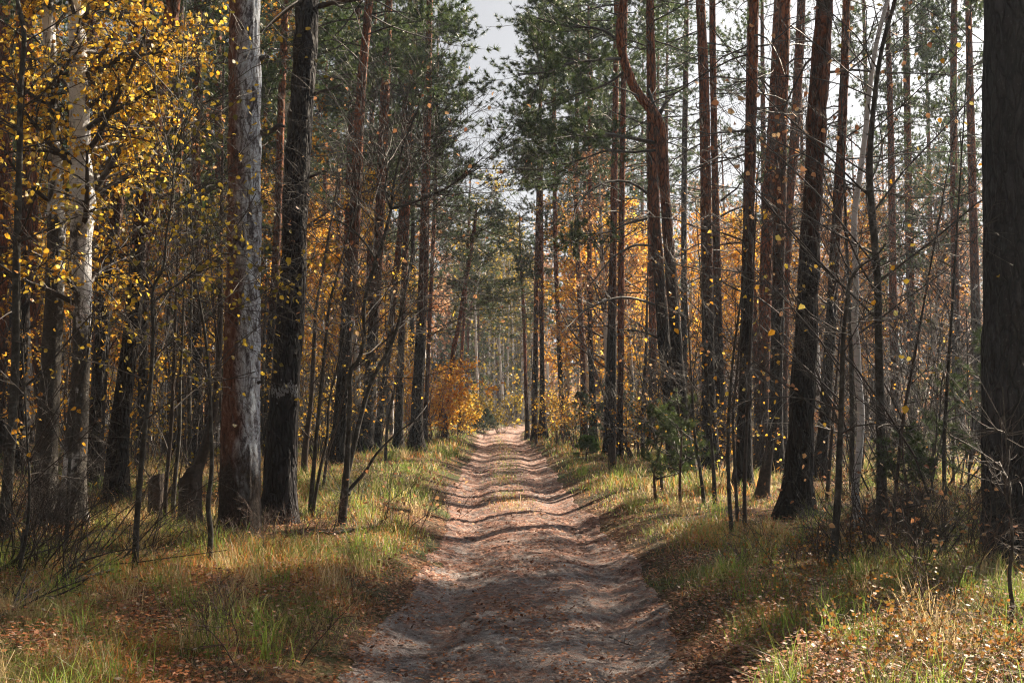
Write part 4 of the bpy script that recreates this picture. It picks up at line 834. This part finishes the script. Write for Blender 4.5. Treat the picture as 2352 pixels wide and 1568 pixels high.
for kind, x, Y, H, lab in (
    ('or1', 1300, 44, 9.5, 'glowing orange birch right of the swollen-footed pine'), ('or1', 1345, 40, 8.5, 'orange birch wrapped about the pine right of the golden bush'),
    ('ye1', 1385, 42, 8.5, 'yellow-orange birch just left of the twin red-topped pines'), ('or2', 1450, 38, 8, 'orange birch between twin red-topped pines and S-bent pine'),
    ('or2', 1475, 46, 8.5, 'deeper orange birch left behind the S-bent pine'), ('or1', 1590, 44, 9, 'sparse orange birch right behind the S-bent pine'),
    ('ru1', 1680, 48, 9, 'pinkish birch right of the close pine pair'), ('or2', 1740, 42, 8.5, 'orange birch behind the red-flanked pine'), ('ru1', 1830, 46, 10, 'pinkish birch behind the wide-footed pine'),
    ('or2', 1905, 36, 8, 'bright orange birch between wide-footed and slanting pines'), ('ru2', 1990, 44, 10, 'russet thinning birch behind the thin white birch'), ('ru1', 2090, 42, 9.5, 'russet birch behind the dark mound'),
    ('ru2', 2190, 38, 9, 'thin russet birch left of the massive edge pine'), ('or1', 610, 36, 9, 'fiery orange birch glowing in the gap right of the snag'), ('or1', 690, 40, 9, 'orange birch behind the paint-banded pine'),
    ('or2', 745, 38, 7.5, 'orange birch in the gap right of the paint-banded pine'), ('ye1', 500, 34, 7.5, 'golden birch left behind the snag'), ('or1', 430, 38, 8.5, 'orange birch far behind the pale-topped stump'),
    ('or2', 345, 40, 8.5, 'orange birch right behind the leaning rust pine'), ('or1', 250, 38, 8.5, 'orange birch behind the dark pine beside the white birch'), ('ye1', 150, 32, 8, 'golden birch behind the white-patched birch'),
    ('ru1', 820, 52, 12, 'pale orange birch top behind the stout pines on the left'), ('or1', 770, 56, 14, 'tall pale orange birch behind the paint-banded pine gap'), ('or2', 900, 48, 8, 'orange birch between the slim pines left of the track'),
    ('ye1', 945, 44, 6.5, 'golden birch just left of the brown scarred pine'), ('or1', 720, 60, 15, 'tallest pale orange birch in the upper left gap'), ('ru2', 860, 46, 9, 'russet thin birch among the stout pines on the left'),
    ('ru1', 1640, 56, 12.5, 'pink-orange birch filling the white gap right of the S-bent pine'), ('ru2', 1700, 52, 8, 'rosy thin birch behind the close pine pair'), ('ru1', 1790, 58, 13.5, 'rosy birch deep behind the red-flanked pine'),
    ('ru1', 1940, 52, 9, 'rosy birch deep behind the slanting slender pine'), ('ru2', 2040, 56, 13.5, 'rosy thin birch right behind the white bowing birch'), ('ru1', 2140, 50, 8, 'rosy birch deep behind the dark mound'), ('ru2', 2230, 54, 12, 'rosy thin birch against the massive edge pine'),
    ('or2', 1860, 40, 7, 'low orange birch behind the wide-footed pine'), ('or1', 380, 30, 7.5, 'orange birch close behind the narrow black stump'), ('or1', 520, 42, 10, 'orange birch behind the snag on its left'), ('or2', 210, 44, 10, 'orange birch deep behind the white-patched birch'),
    ('or2', 1700, 38, 7.5, 'low orange birch between the close pine pair and the grey-brown pine'), ('or1', 1968, 37, 8, 'orange birch directly behind the thin white birch'), ('or2', 2160, 44, 7, 'low orange birch behind the dark-green boughed pines'),
    ('or2', 60, 40, 9, 'orange birch between red pines at far left')):
    place_birch(kind, x, Y, H, lab, G_B)

def bush(x, y, H, rad, leafm, label, n=16, size=.07, dens=3, Y=None, name='leafy_bush', trunkm=None):
    Y = Y or hit(x, y); X = (x - 1176) / FPX * Y; b = np.array([X, Y, float(ground(X, Y))]); g = Geo(); gl = Geo()
    az = rng.uniform(0, 6.28, n); K = 6; P = np.empty((n, K, 3)); P[:, 0] = np.stack([np.cos(az) * .15, np.sin(az) * .15, -.05 + 0 * az], -1)
    d = unit(np.stack([np.cos(az) * rad / H * .9, np.sin(az) * rad / H * .9, np.ones(n)], -1) + rng.normal(size=(n, 3)) * .1); Ls = H * rng.uniform(.6, 1.05, n)
    for k in range(1, K): d = unit(d + rng.normal(size=(n, 3)) * .1); P[:, k] = P[:, k - 1] + d * (Ls / (K - 1))[:, None]
    Rr = np.full((n, K), .012) * np.linspace(1, .3, K)[None]; tubes(g, P, Rr, 5, 0)
    A, AR = sprout(P, Rr, 9, .15, 1, 45, 12, rad * .55, .3, .4, .1, 5, .15, .5, .004); tubes(g, A, AR, 4, 0)
    B, BR = sprout(A, AR, 6, .2, 1, 42, 12, rad * .22, .3, .3, 0, 3, .2, .5, .003); tubes(g, B, BR, 3, 0)
    c, _ = pts_on(B, dens, .1, 1); cl = fbm(c[:, 0] * 2.2, c[:, 1] * 2.2, c[:, 2] * 2.2, int(x), 2); c = c[rng.random(len(c)) < np.clip((cl - .33) * 7, .05, 1)]
    leaves(gl, c, size, 0, .3, simple=size < .06)
    r = empty(name, b); obj('stem', g.mesh('stem', [twig_red]), r); obj('foliage', gl.mesh('foliage', [leafm]), r)
    return tag(r, label, 'bush', 'leafy bushes along the track')
bush(1000, 1010, 3.3, 1.5, leaf_ora, 'big orange leafy bush on the left where the track narrows', 22, .09, 4)
bush(1045, 1006, 2.3, 1.1, leaf_yel, 'yellow-orange bush right of the big orange one', 18, .085, 3)
bush(960, 1012, 3.0, 1.2, leaf_ora, 'orange leafy bush hidden behind the brown scarred pine', 14, .085, 3)
bush(1290, 1020, 2.6, 1.2, leaf_yel, 'golden bush on the right verge before the swollen-footed pine', 16, .07, 2)
bush(1330, 1030, 2.4, 1.0, leaf_ora, 'thin orange bush right of the golden one', 12, .065, 1)
bush(1460, 1048, 2.2, 1.0, leaf_ora, 'orange bush left of the S-bent pine foot', 12, .06, 2)
bush(1600, 1075, 1.6, .9, leaf_ora, 'low orange bush right of the S-bent pine foot', 10, .055, 1)
bush(1150, 995, 2.6, 1.4, leaf_oli, 'hazy olive bush closing the far end of the track', 16, .10, 2)
bush(1070, 995, 2.4, 1.2, leaf_oli, 'hazy pale bush far left of the track end', 14, .09, 2)
bush(1880, 1060, 1.8, 1.0, leaf_rus, 'russet bush behind the wide-footed pine', 12, .06, 2)

# ------------------------------------------------------------------ filler trees of the deep wood
LAND = [(-200, 'the left edge', 'the white-patched birch'), (185, 'the white-patched birch', 'the peeled snag'), (562, 'the peeled snag', 'the forked alder'), (800, 'the forked alder', 'the track'),
        (1155, 'the track', 'the S-bent pine'), (1530, 'the S-bent pine', 'the wide-footed pine'), (1850, 'the wide-footed pine', 'the massive edge pine')]
ORD = ['1st', '2nd', '3rd'] + [f'{k}th' for k in range(4, 60)]
def sector(x):
    k = max(i for i, s in enumerate(LAND) if x >= s[0]); return k
def filler_pine(H, rad, barkm, crown, cz):
    g = Geo(); L = []
    P = np.array([[0, 0, -.3, .16], [0.05, 0, H * .1, .13], [rng.normal() * .12, rng.normal() * .1, H * .5, .095], [rng.normal() * .2, 0, H, .03]])
    Pp, r = trunk_geo(g, P, 10, .5, 0, 14, .2); dead_limbs(g, Pp, r, 26, 2.5, cz + 1, 1.6, 1, twigs=4, sub=2)
    return g.mesh('trunk', [barkm, twig], smoothed=True), crown, cz, (H - cz) / 8.0
FP = [filler_pine(19, 2, b, PC[i % 5], cz) for i, (b, cz) in enumerate(((bark, 10), (bark_red, 11), (bark, 8.5), (bark_red, 9.5), (bark_low, 7.5)))]
FPS = [filler_pine(19, 2, b, PCS[i % 3], cz) for i, (b, cz) in enumerate(((bark, 9.5), (bark_red, 10.5), (bark_red, 9)))]
spots = []
def free(X, Y, d):
    if abs(X - tc(Y)) < 3.0 + max(0, .07 * (Y - 38)): return False
    return all((X - a) ** 2 + (Y - b) ** 2 > d * d for a, b in spots)
fill = []
tries = 0
while len(fill) < 112 and tries < 6000:
    tries += 1
    Y = float(rng.uniform(29, 74)); px = float(rng.uniform(-60, 2420)); X = (px - 1176) / FPX * Y
    if 1560 < px < 1720 and Y < 60 and rng.random() < .75: continue
    if 1030 < px < 1215: continue
    if X > 5 and Y < 60 and rng.random() < .45: continue
    if not free(X, Y, 2.3): continue
    spots.append((X, Y)); fill.append((px, X, Y, 'pine' if rng.random() < (.74 if px < 1000 else .64) else 'birch'))
counts = {}
for px, X, Y, k in sorted(fill):
    s = sector(px); counts[(s, k)] = counts.get((s, k), 0) + 1; o_ = ORD[counts[(s, k)] - 1]; a, b_ = LAND[s][1:]
    z = float(ground(X, Y)); H = float(rng.uniform(.85, 1.12)); rz = float(rng.uniform(0, 6.28))
    if k == 'pine':
        tr, cr, cz, cs = FP[int(rng.integers(5))] if px < 1180 else FPS[int(rng.integers(3))]; r = empty('pine_tree', (X, Y, z), rz, H); obj('trunk', tr, r); c = obj('crown', cr, r, (0, 0, cz)); c.scale = (1, 1, cs)
        tag(r, f'{o_} distant pine from the left between {a} and {b_}', 'pine tree', 'distant pines in the wood')
    else:
        kd = ['or1', 'ye1', 'or2', 'far2'][int(rng.integers(4))] if px < 1000 and Y < 62 else ['far1', 'far2', 'far3', 'ru2'][int(rng.integers(4))] if px < 1180 or Y > 62 else ['ru2', 'ru1'][int(rng.integers(2))]; H = H if px < 1180 else H * .85; r = empty('birch_tree', (X, Y, z), rz, H); obj('trunk', BP[kd][0], r); obj('crown', BP[kd][1], r)
        tag(r, f'{o_} distant birch from the left between {a} and {b_}', 'birch tree', 'distant birches in the wood')
# pines outside the frame that shade the foreground
SHADE = [(11.3, 20.1, 3), (14.9, 23.5, 0), (10.7, 17.8, 1), (14.3, 21.2, 4), (18.7, 25.3, 1), (10.5, 8.5, 1), (23, 19, 2), (9, 4, 0), (-8, 5.5, 1), (-10, 11, 2), (-13, 18, 3), (-7.5, -2, 4), (6, -5, 2), (30, 42, 1)]
for _k in range(400):  # more unseen pines, added behind and beside the camera to dim skylight
    if len(SHADE) >= 40: break
    a_ = float(rng.uniform(R(75), R(325))); r_ = float(rng.uniform(7, 30)); x_, y_ = math.sin(a_) * r_, math.cos(a_) * r_
    if abs(x_ - float(tc(y_))) < 2.6 or (x_ > 0 and y_ > 2) or (y_ > 0 and abs(x_) < .6 * y_ + 3): continue
    if all((x_ - p_[0]) ** 2 + (y_ - p_[1]) ** 2 > 9 for p_ in SHADE): SHADE.append((x_, y_, int(rng.integers(5))))
ordw = ['nearest', 'second', 'third', 'fourth', 'fifth', 'sixth', 'seventh', 'eighth', 'ninth', 'tenth', 'eleventh', 'twelfth', 'thirteenth', 'fourteenth', 'fifteenth', 'sixteenth']
nr = nl_ = 0
for X, Y, k in sorted(SHADE, key=lambda a: math.hypot(a[0], a[1])):
    tr, cr, cz, cs = FP[k]; r = empty('pine_tree', (X, Y, float(ground(X, Y))), float(rng.uniform(0, 6.28)), 1.0); obj('trunk', tr, r); c = obj('crown', cr, r, (0, 0, cz)); c.scale = (1.2, 1.2, cs)
    lab = 'tall pine outside the photographed view beside the camera'
    tag(r, lab, 'pine tree', 'pines beside the frame')

# bare and half-bare shrubs under the pines in the middle distance
def shrub_proto(n, L, leafm, lf, rad):
    K = 6; g = Geo(); az = rng.uniform(0, 6.28, n); P = np.empty((n, K, 3)); P[:, 0] = np.stack([.2 * np.cos(az), .2 * np.sin(az), np.full(n, -.05)], -1)
    d = unit(np.stack([np.cos(az) * .3, np.sin(az) * .3, np.ones(n)], -1) + rng.normal(size=(n, 3)) * .12); Ls = L * rng.uniform(.55, 1.1, n)
    for k in range(1, K): d = unit(d + rng.normal(size=(n, 3)) * .11); P[:, k] = P[:, k - 1] + d * (Ls / (K - 1))[:, None]
    Rr = np.repeat((.005 * Ls + .003)[:, None], K, 1) * np.linspace(1, .35, K)[None]; tubes(g, P, Rr, 5, 0)
    A, AR = sprout(P, Rr, 10, .15, 1, 48, 12, rad, .35, .4, .1, 5, .2, .5, .004); tubes(g, A, AR, 4, 0)
    B, BR = sprout(A, AR, 6, .15, 1, 45, 12, rad * .4, .35, .3, .0, 4, .25, .5, .0028); tubes(g, B, BR, 3, 0)
    c, _ = pts_on(B, max(1, int(lf)), .1, 1); c = c[rng.random(len(c)) < min(lf, 1)]; c = c[rng.random(len(c)) < np.clip((fbm(c[:, 0] * 1.6, c[:, 1] * 1.6, c[:, 2] * 1.6, 5, 2) - .42) * 8, .02, 1)]; gl = Geo(); leaves(gl, c, .065, 0, .3, simple=True)
    return g.mesh('stem', [twig]), gl.mesh('foliage', [leafm])
SP = [shrub_proto(12, 4.2, leaf_ora, 4, 1.0), shrub_proto(11, 3.6, leaf_yel, 4, .9), shrub_proto(11, 3.2, leaf_rus, .25, .9), shrub_proto(8, 4.8, leaf_ora, .12, 1.1)]
cnt = {}
spx = sorted((float(rng.uniform(-60, 2420)), float(rng.uniform(20, 44))) for _ in range(64))
for px, Y in spx:
    X = (px - 1176) / FPX * Y
    if abs(X - tc(Y)) < 3.2: continue
    i_ = int(rng.integers(4)) if px < 1500 else int(rng.integers(2, 4)); s_ = sector(px); cnt[s_] = cnt.get(s_, 0) + 1; a, b_ = LAND[s_][1:]
    r = empty('woodland_shrub', (X, Y, float(ground(X, Y))), float(rng.uniform(0, 6.28)), float(rng.uniform(.7, 1.15))); obj('stem', SP[i_][0], r); obj('foliage', SP[i_][1], r)
    tag(r, f'{ORD[cnt[s_] - 1]} twiggy shrub from the left between {a} and {b_}', 'shrub', 'twiggy shrubs under the pines')

# far-off wood that reads as one mass
g = Geo(); n = 620; px = rng.uniform(-500, 2850, n); Y = rng.uniform(76, 175, n); X = (px - 1176) / FPX * Y; H = rng.uniform(13, 20, n) * (1 - .25 * np.exp(-((px - 1130) / 90) ** 2)); z = ground(X, Y)
P = np.stack([np.stack([X, Y, z - .3], -1), np.stack([X + rng.normal(size=n) * .2, Y, z + H * .5], -1), np.stack([X + rng.normal(size=n) * .5, Y, z + H], -1)], 1)
Rr = rng.uniform(.09, .19, n)[:, None] * np.array([1, .7, .15])[None]
kind = rng.random(n)
kind = np.where(np.abs(px - 1130) < 110, .5 + .5 * kind, kind)
nc = 95; pxc = rng.uniform(1040, 1235, nc); Yc = rng.uniform(68, 118, nc); Xc = (pxc - 1176) / FPX * Yc; kc = np.abs(Xc - tc(Yc)) > 1.4; Xc, Yc = Xc[kc], Yc[kc]; nc = len(Xc); zc = ground(Xc, Yc); Hc = rng.uniform(11, 16, nc)
Pc_ = np.stack([np.stack([Xc, Yc, zc - .3], -1), np.stack([Xc + rng.normal(size=nc) * .25, Yc, zc + Hc * .5], -1), np.stack([Xc + rng.normal(size=nc) * .6, Yc, zc + Hc], -1)], 1)
P = np.concatenate([P, Pc_]); Rr = np.concatenate([Rr, rng.uniform(.06, .12, nc)[:, None] * np.array([1, .75, .2])[None]]); kind = np.concatenate([kind, rng.uniform(.35, 1, nc)]); n += nc
# unseen wood closing round behind and beside the clearing, added to cut skylight
na = 520; th = rng.uniform(R(31), R(329), na); rd = rng.uniform(36, 85, na); Xa = np.sin(th) * rd; Ya = np.cos(th) * rd; k_ = (np.abs(Xa - tc(Ya)) > 3) & ~((th < R(72)) & (rd < 66)); Xa, Ya = Xa[k_], Ya[k_]; na = len(Xa); za = ground(Xa, Ya); Ha = rng.uniform(13, 19, na)
P = np.concatenate([P, np.stack([np.stack([Xa, Ya, za - .3], -1), np.stack([Xa + rng.normal(size=na) * .2, Ya, za + Ha * .5], -1), np.stack([Xa + rng.normal(size=na) * .4, Ya, za + Ha], -1)], 1)])
Rr = np.concatenate([Rr, rng.uniform(.1, .19, na)[:, None] * np.array([1, .7, .15])[None]]); kind = np.concatenate([kind, rng.uniform(0, .8, na)]); n += na
for a, b_, mi in ((0, .5, 0), (.5, 1, 1)):
    s = (kind >= a) & (kind < b_); tubes(g, P[s], Rr[s], 6, mi)
A, AR = sprout(P, Rr, 26, .12, 1, 60, 15, 2.6, .3, .5, .2, 4, .15, .3, .012); tubes(g, A, AR, 3, 2)
B, BR = sprout(A, AR, 5, .2, 1, 45, 15, 1.1, .3, .4, .1, 3, .2, .5, .008); tubes(g, B, BR, 3, 2)
c, T = pts_on(B, 4, .1, 1); src = np.repeat(kind, 26 * 5 * 4)
cen = (np.abs(c[:, 0] / np.maximum(c[:, 1], 1) * FPX + 46) < 95) & (c[:, 1] > 60); lo = cen & (c[:, 2] < 7) & (rng.random(len(c)) < .6); kk = (src >= .5) & ~lo
leaves(g, c[kk & ~cen], .24, 4, .3, simple=True); leaves(g, c[kk & cen], .20, 5, .3, simple=True)
sel = src < .5; needles(g, c[sel], T[sel], 6, .30, .07, .8, 3)
nb_ = 900; px = rng.uniform(-500, 2850, nb_); Y = rng.uniform(66, 150, nb_); X = (px - 1176) / FPX * Y; k_ = np.abs(X - tc(Y)) > 1.8; X, Y = X[k_], Y[k_]
Cb = np.repeat(np.stack([X, Y, ground(X, Y)], -1), 80, 0); Cb = Cb + rng.normal(size=Cb.shape) * (1.0, 1.0, 0) + np.array([0, 0, 1.0]) * np.abs(rng.normal(size=(len(Cb), 1))) * 1.1
tb = np.repeat(rng.random(len(X)), 80); sb = np.repeat(rng.random(len(X)) < .5, 80) | (np.abs(Cb[:, 0] / Cb[:, 1] * FPX + 46) < 120)
leaves(g, Cb[sb], .24, 5, .2, simple=True, tint=tb[sb]); leaves(g, Cb[~sb], .24, 4, .2, simple=True, tint=tb[~sb])
tag(obj('far_woods', g.mesh('far_woods', [bark_red, bark_birch, twig_red, needle, leaf_rus, leaf_oli])), kind='stuff')

# ------------------------------------------------------------------ grass, fallen leaves, undergrowth
def scatter(n, y0, y1, spread=.56, p=1.0, marg=1.2):
    t = rng.random(n); Y = (y0 ** -p + t * (y1 ** -p - y0 ** -p)) ** (-1 / p); X = rng.uniform(-1, 1, n) * (Y * spread + marg); return X, Y
def blades(g, X, Y, h, wd, tint, lean=.5, m=0):
    n = len(X); Z = ground(X, Y) - .015; az = rng.uniform(0, 6.28, n); d = np.stack([np.cos(az), np.sin(az)], -1); b = rng.uniform(.1, 1, n) * lean
    fa = rng.uniform(0, 6.28, n); s = np.stack([np.cos(fa), np.sin(fa), 0 * fa], -1) * (wd * .5)[:, None]
    B = np.stack([X, Y, Z], -1); o = np.concatenate([d, np.zeros((n, 1))], 1) * (b * h)[:, None]
    M1 = B + o * .28 + np.array([0, 0, 1]) * (h * .55)[:, None]; Tp = B + o + np.array([0, 0, 1]) * (h * (1 - .35 * b))[:, None]
    V = np.stack([B - s, B + s, M1 - s * .75, M1 + s * .75, Tp], 1); k = np.arange(n)[:, None] * 5
    g.add(V.reshape(-1, 3), q=k + [0, 1, 3, 2], t=k + [2, 3, 4], m=m, tint=np.repeat(tint, 5))
gr = Geo()
X, Y = scatter(820000, 3.6, 75, p=.7)
u = np.abs(X - tc(Y)); hw = tw(Y)
patch = fbm(X * .9, Y * .9, 0, 71, 3); patch2 = fbm(X * .35, Y * .35, 0, 77, 3); edge = smooth(hw - .02, hw + .5, u + .35 * (fbm(X * 1.6, Y * 1.6, 0, 73, 2) - .5))
mid = np.exp(-((X - tc(Y) + .05) / .27) ** 2) * np.maximum(smooth(12.5, 15, Y) * smooth(.46, .56, fbm(X * .8, Y * .35, 0, 79, 2)), .9 * smooth(22, 25, Y))
vb = smooth(11.5, 16, Y) * smooth(4.8, 3.0, u)
dens = np.maximum(edge * np.clip(.12 + .55 * vb + (patch - .36) * 3.2, .08, 1), mid)
dens = dens * (1 - .55 * smooth(3.5, 9, np.abs(X)) * smooth(10, 16, Y) * (patch2 < .5))
ok = rng.random(len(X)) < dens; X, Y, patch, patch2, u, mid, vb = X[ok], Y[ok], patch[ok], patch2[ok], u[ok], mid[ok], vb[ok]
n = len(X); tuft = fbm(X * 7, Y * 7, 0, 93, 2) - .5
green = smooth(.40, .56, patch2 + .75 * tuft + .22 * np.exp(-((u - 2.0) / 1.2) ** 2) + .22 * vb + .1 * (patch - .5) - .14 * smooth(11.5, 8.5, Y) * (X < 0))
rr = rng.random(n); tint = np.where(rr < green * .62, rng.uniform(.02, .45, n), rng.uniform(.42, .78, n)); rust = (rng.random(n) < (.26 + .16 * smooth(11.5, 8.5, Y)) * smooth(.42, .6, fbm(X * .7, Y * .7, 0, 90, 2) - .6 * tuft)) ; tint = np.where(rust, rng.uniform(.8, 1, n), tint)
h = rng.uniform(.04, .165, n) * (.6 + 1.0 * smooth(.4, .7, patch)) * (.45 + .55 * smooth(0, .6, u - 1.0)); h = h * (1 + .3 * vb) * (1 - .3 * smooth(10.5, 8, Y)); h = np.where(u < 1.0, .06 + h * .3, h); h *= np.where(rng.random(n) < .05, 1.8, 1)
wd = np.maximum(.0035, Y * .00042) * rng.uniform(.7, 1.3, n)
blades(gr, X, Y, h, wd, tint, 1.5)
# flattened dead grass between the upright blades
X, Y = scatter(230000, 3.6, 32, p=.8); u = np.abs(X - tc(Y)); ok = rng.random(len(X)) < smooth(-.02, .5, u - tw(Y) + .3 * (fbm(X * 1.6, Y * 1.6, 0, 73, 2) - .5)) * .8; X, Y = X[ok], Y[ok]; n = len(X)
tt = np.where(rng.random(n) < .28 + .4 * smooth(.48, .6, fbm(X * .6, Y * .6, 0, 91, 2)), rng.uniform(.8, 1, n), rng.uniform(.46, .76, n)); tt = np.where(rng.random(n) < .12, .3, tt)
blades(gr, X, Y, rng.uniform(.03, .075, n), np.maximum(.003, Y * .0004), tt, 3.2)
# tussocks with long arching blades
tx, ty = scatter(330, 4.2, 30, p=.6); k = np.abs(tx - tc(ty)) > tw(ty) + .35; tx, ty = tx[k], ty[k]
tx = np.append(tx, [3.35, 3.5, 3.2, 3.0]); ty = np.append(ty, [11.3, 11.0, 11.6, 10.2]); per = 70
X = np.repeat(tx, per) + rng.normal(size=len(tx) * per) * .07; Y = np.repeat(ty, per) + rng.normal(size=len(tx) * per) * .07
tt = np.repeat(np.where(rng.random(len(tx)) < .6, .3, .62), per) + rng.normal(size=len(X)) * .09
blades(gr, X, Y, rng.uniform(.18, .42, len(X)), np.maximum(.004, Y * .00035), np.clip(tt, 0, .76), 1.25)
tag(obj('grass', gr.mesh('grass', [grass_m])), kind='stuff')

lt = Geo(); X, Y = scatter(320000, 3.6, 60, p=.7)
u = np.abs(X - tc(Y)); dn = np.clip(.4 + (fbm(X * 1.3, Y * 1.3, 0, 101, 3) - .45) * 2.6, .22, 1) * (1 - .6 * smooth(2.4, .4, np.hypot((X - 3.2) / 1.3, (Y - 7.0) / 1.7))) * np.where(u < .95, .75, 1) * (1 - .5 * np.exp(-((u - .66) / .2) ** 2))
ok = rng.random(len(X)) < dn; X, Y = X[ok], Y[ok]
C = np.stack([X, Y, ground(X, Y) + rng.uniform(.008, .035, len(X)) + np.where(np.abs(X - tc(Y)) > 1.2, rng.uniform(0, .07, len(X)), 0)], -1)
size = np.clip(.012 + .0012 * Y, .02, .07)
leaves(lt, C, .033, 0, 0, tint=np.clip(rng.beta(2, 2.2, len(X)) + .12 * (rng.random(len(X)) < .1), 0, 1), flat=True, simple=True, wfac=.36)
# twiggy bits and pine needles on the track
X, Y = scatter(60000, 3.6, 34, p=1.1, spread=.2, marg=1.0); ok = np.abs(X - tc(Y)) < 1.5; X, Y = X[ok], Y[ok]; n = len(X)
az = rng.uniform(0, 6.28, n); L = rng.uniform(.02, .09, n); C = np.stack([X, Y, ground(X, Y) + rng.uniform(.012, .03, n)], -1)
D_ = np.stack([np.cos(az), np.sin(az) * .6, rng.normal(size=n) * .12], -1) * L[:, None]; s = np.stack([-np.sin(az), np.cos(az), 0 * az], -1) * .0016
lt.add(np.stack([C - s, C + s, C + D_ + s, C + D_ - s], 1).reshape(-1, 3), q=np.arange(n * 4).reshape(-1, 4), tint=np.repeat(rng.uniform(0, .5, n), 4))
tag(obj('fallen_leaves', lt.mesh('fallen_leaves', [litter_m])), kind='stuff')

# low undergrowth: bilberry and dry weeds
ug = Geo(); X, Y = scatter(16000, 4, 45, p=.7); u = np.abs(X - tc(Y)); dn = smooth(.52, .64, fbm(X * .55 + 9, Y * .55, 0, 111, 3)) * smooth(.35, 1.0, u - 1.05) * (1 - .85 * smooth(2.4, 0, np.hypot((X - 3.0) / 1.5, (Y - 7.2) / 1.7)))
ok = rng.random(len(X)) < dn; X, Y = X[ok], Y[ok]; n = len(X); B0 = np.stack([X, Y, ground(X, Y) - .02], -1)
d = unit(np.stack([rng.normal(size=n) * .35, rng.normal(size=n) * .35, np.ones(n)], -1)); L = rng.uniform(.15, .42, n); K = 4; P = np.empty((n, K, 3)); P[:, 0] = B0
for k in range(1, K): d = unit(d + rng.normal(size=(n, 3)) * .2); P[:, k] = P[:, k - 1] + d * (L / 3)[:, None]
Rr = np.maximum(.0016, Y * .00014)[:, None] * np.linspace(1, .5, K)[None]; tubes(ug, P, Rr, 3, 1)
A, AR = sprout(P, Rr, 4, .3, 1, 45, 12, .12, .3, .3, .1, 3, .15, .7, .0012); tubes(ug, A, AR, 3, 1)
c, _ = pts_on(A, 3, .2, 1); leaves(ug, c, .024, 0, 0, simple=True, tint=np.clip(rng.beta(2, 2, len(c)), 0, 1))
tag(obj('undergrowth', ug.mesh('undergrowth', [leafmat('undergrowth_leaf', [(0, (.05, .07, .02)), (.35, (.20, .17, .04)), (.6, (.42, .17, .04)), (1, (.50, .30, .10))], trans=.4), twig_red])), kind='stuff')

# ------------------------------------------------------------------ haze
if HAZE > 0:
    m = bpy.data.materials.new('haze'); m.use_nodes = True; t = m.node_tree; t.nodes.clear(); o = t.nodes.new('ShaderNodeOutputMaterial'); v = t.nodes.new('ShaderNodeVolumePrincipled')
    v.inputs['Color'].default_value = (.72, .84, 1, 1); v.inputs['Density'].default_value = HAZE; v.inputs['Anisotropy'].default_value = .35
    t.links.new(v.outputs[0], o.inputs['Volume'])
    g = Geo(); x0, x1, y0, y1, z0, z1 = -620, 620, -130, 920, -3, 27
    V = np.array([(x, y, z) for z in (z0, z1) for y in (y0, y1) for x in (x0, x1)], float)
    g.add(V, q=[[0, 2, 3, 1], [4, 5, 7, 6], [0, 1, 5, 4], [2, 6, 7, 3], [0, 4, 6, 2], [1, 3, 7, 5]]); tag(obj('haze', g.mesh('haze', [m])), kind='stuff')
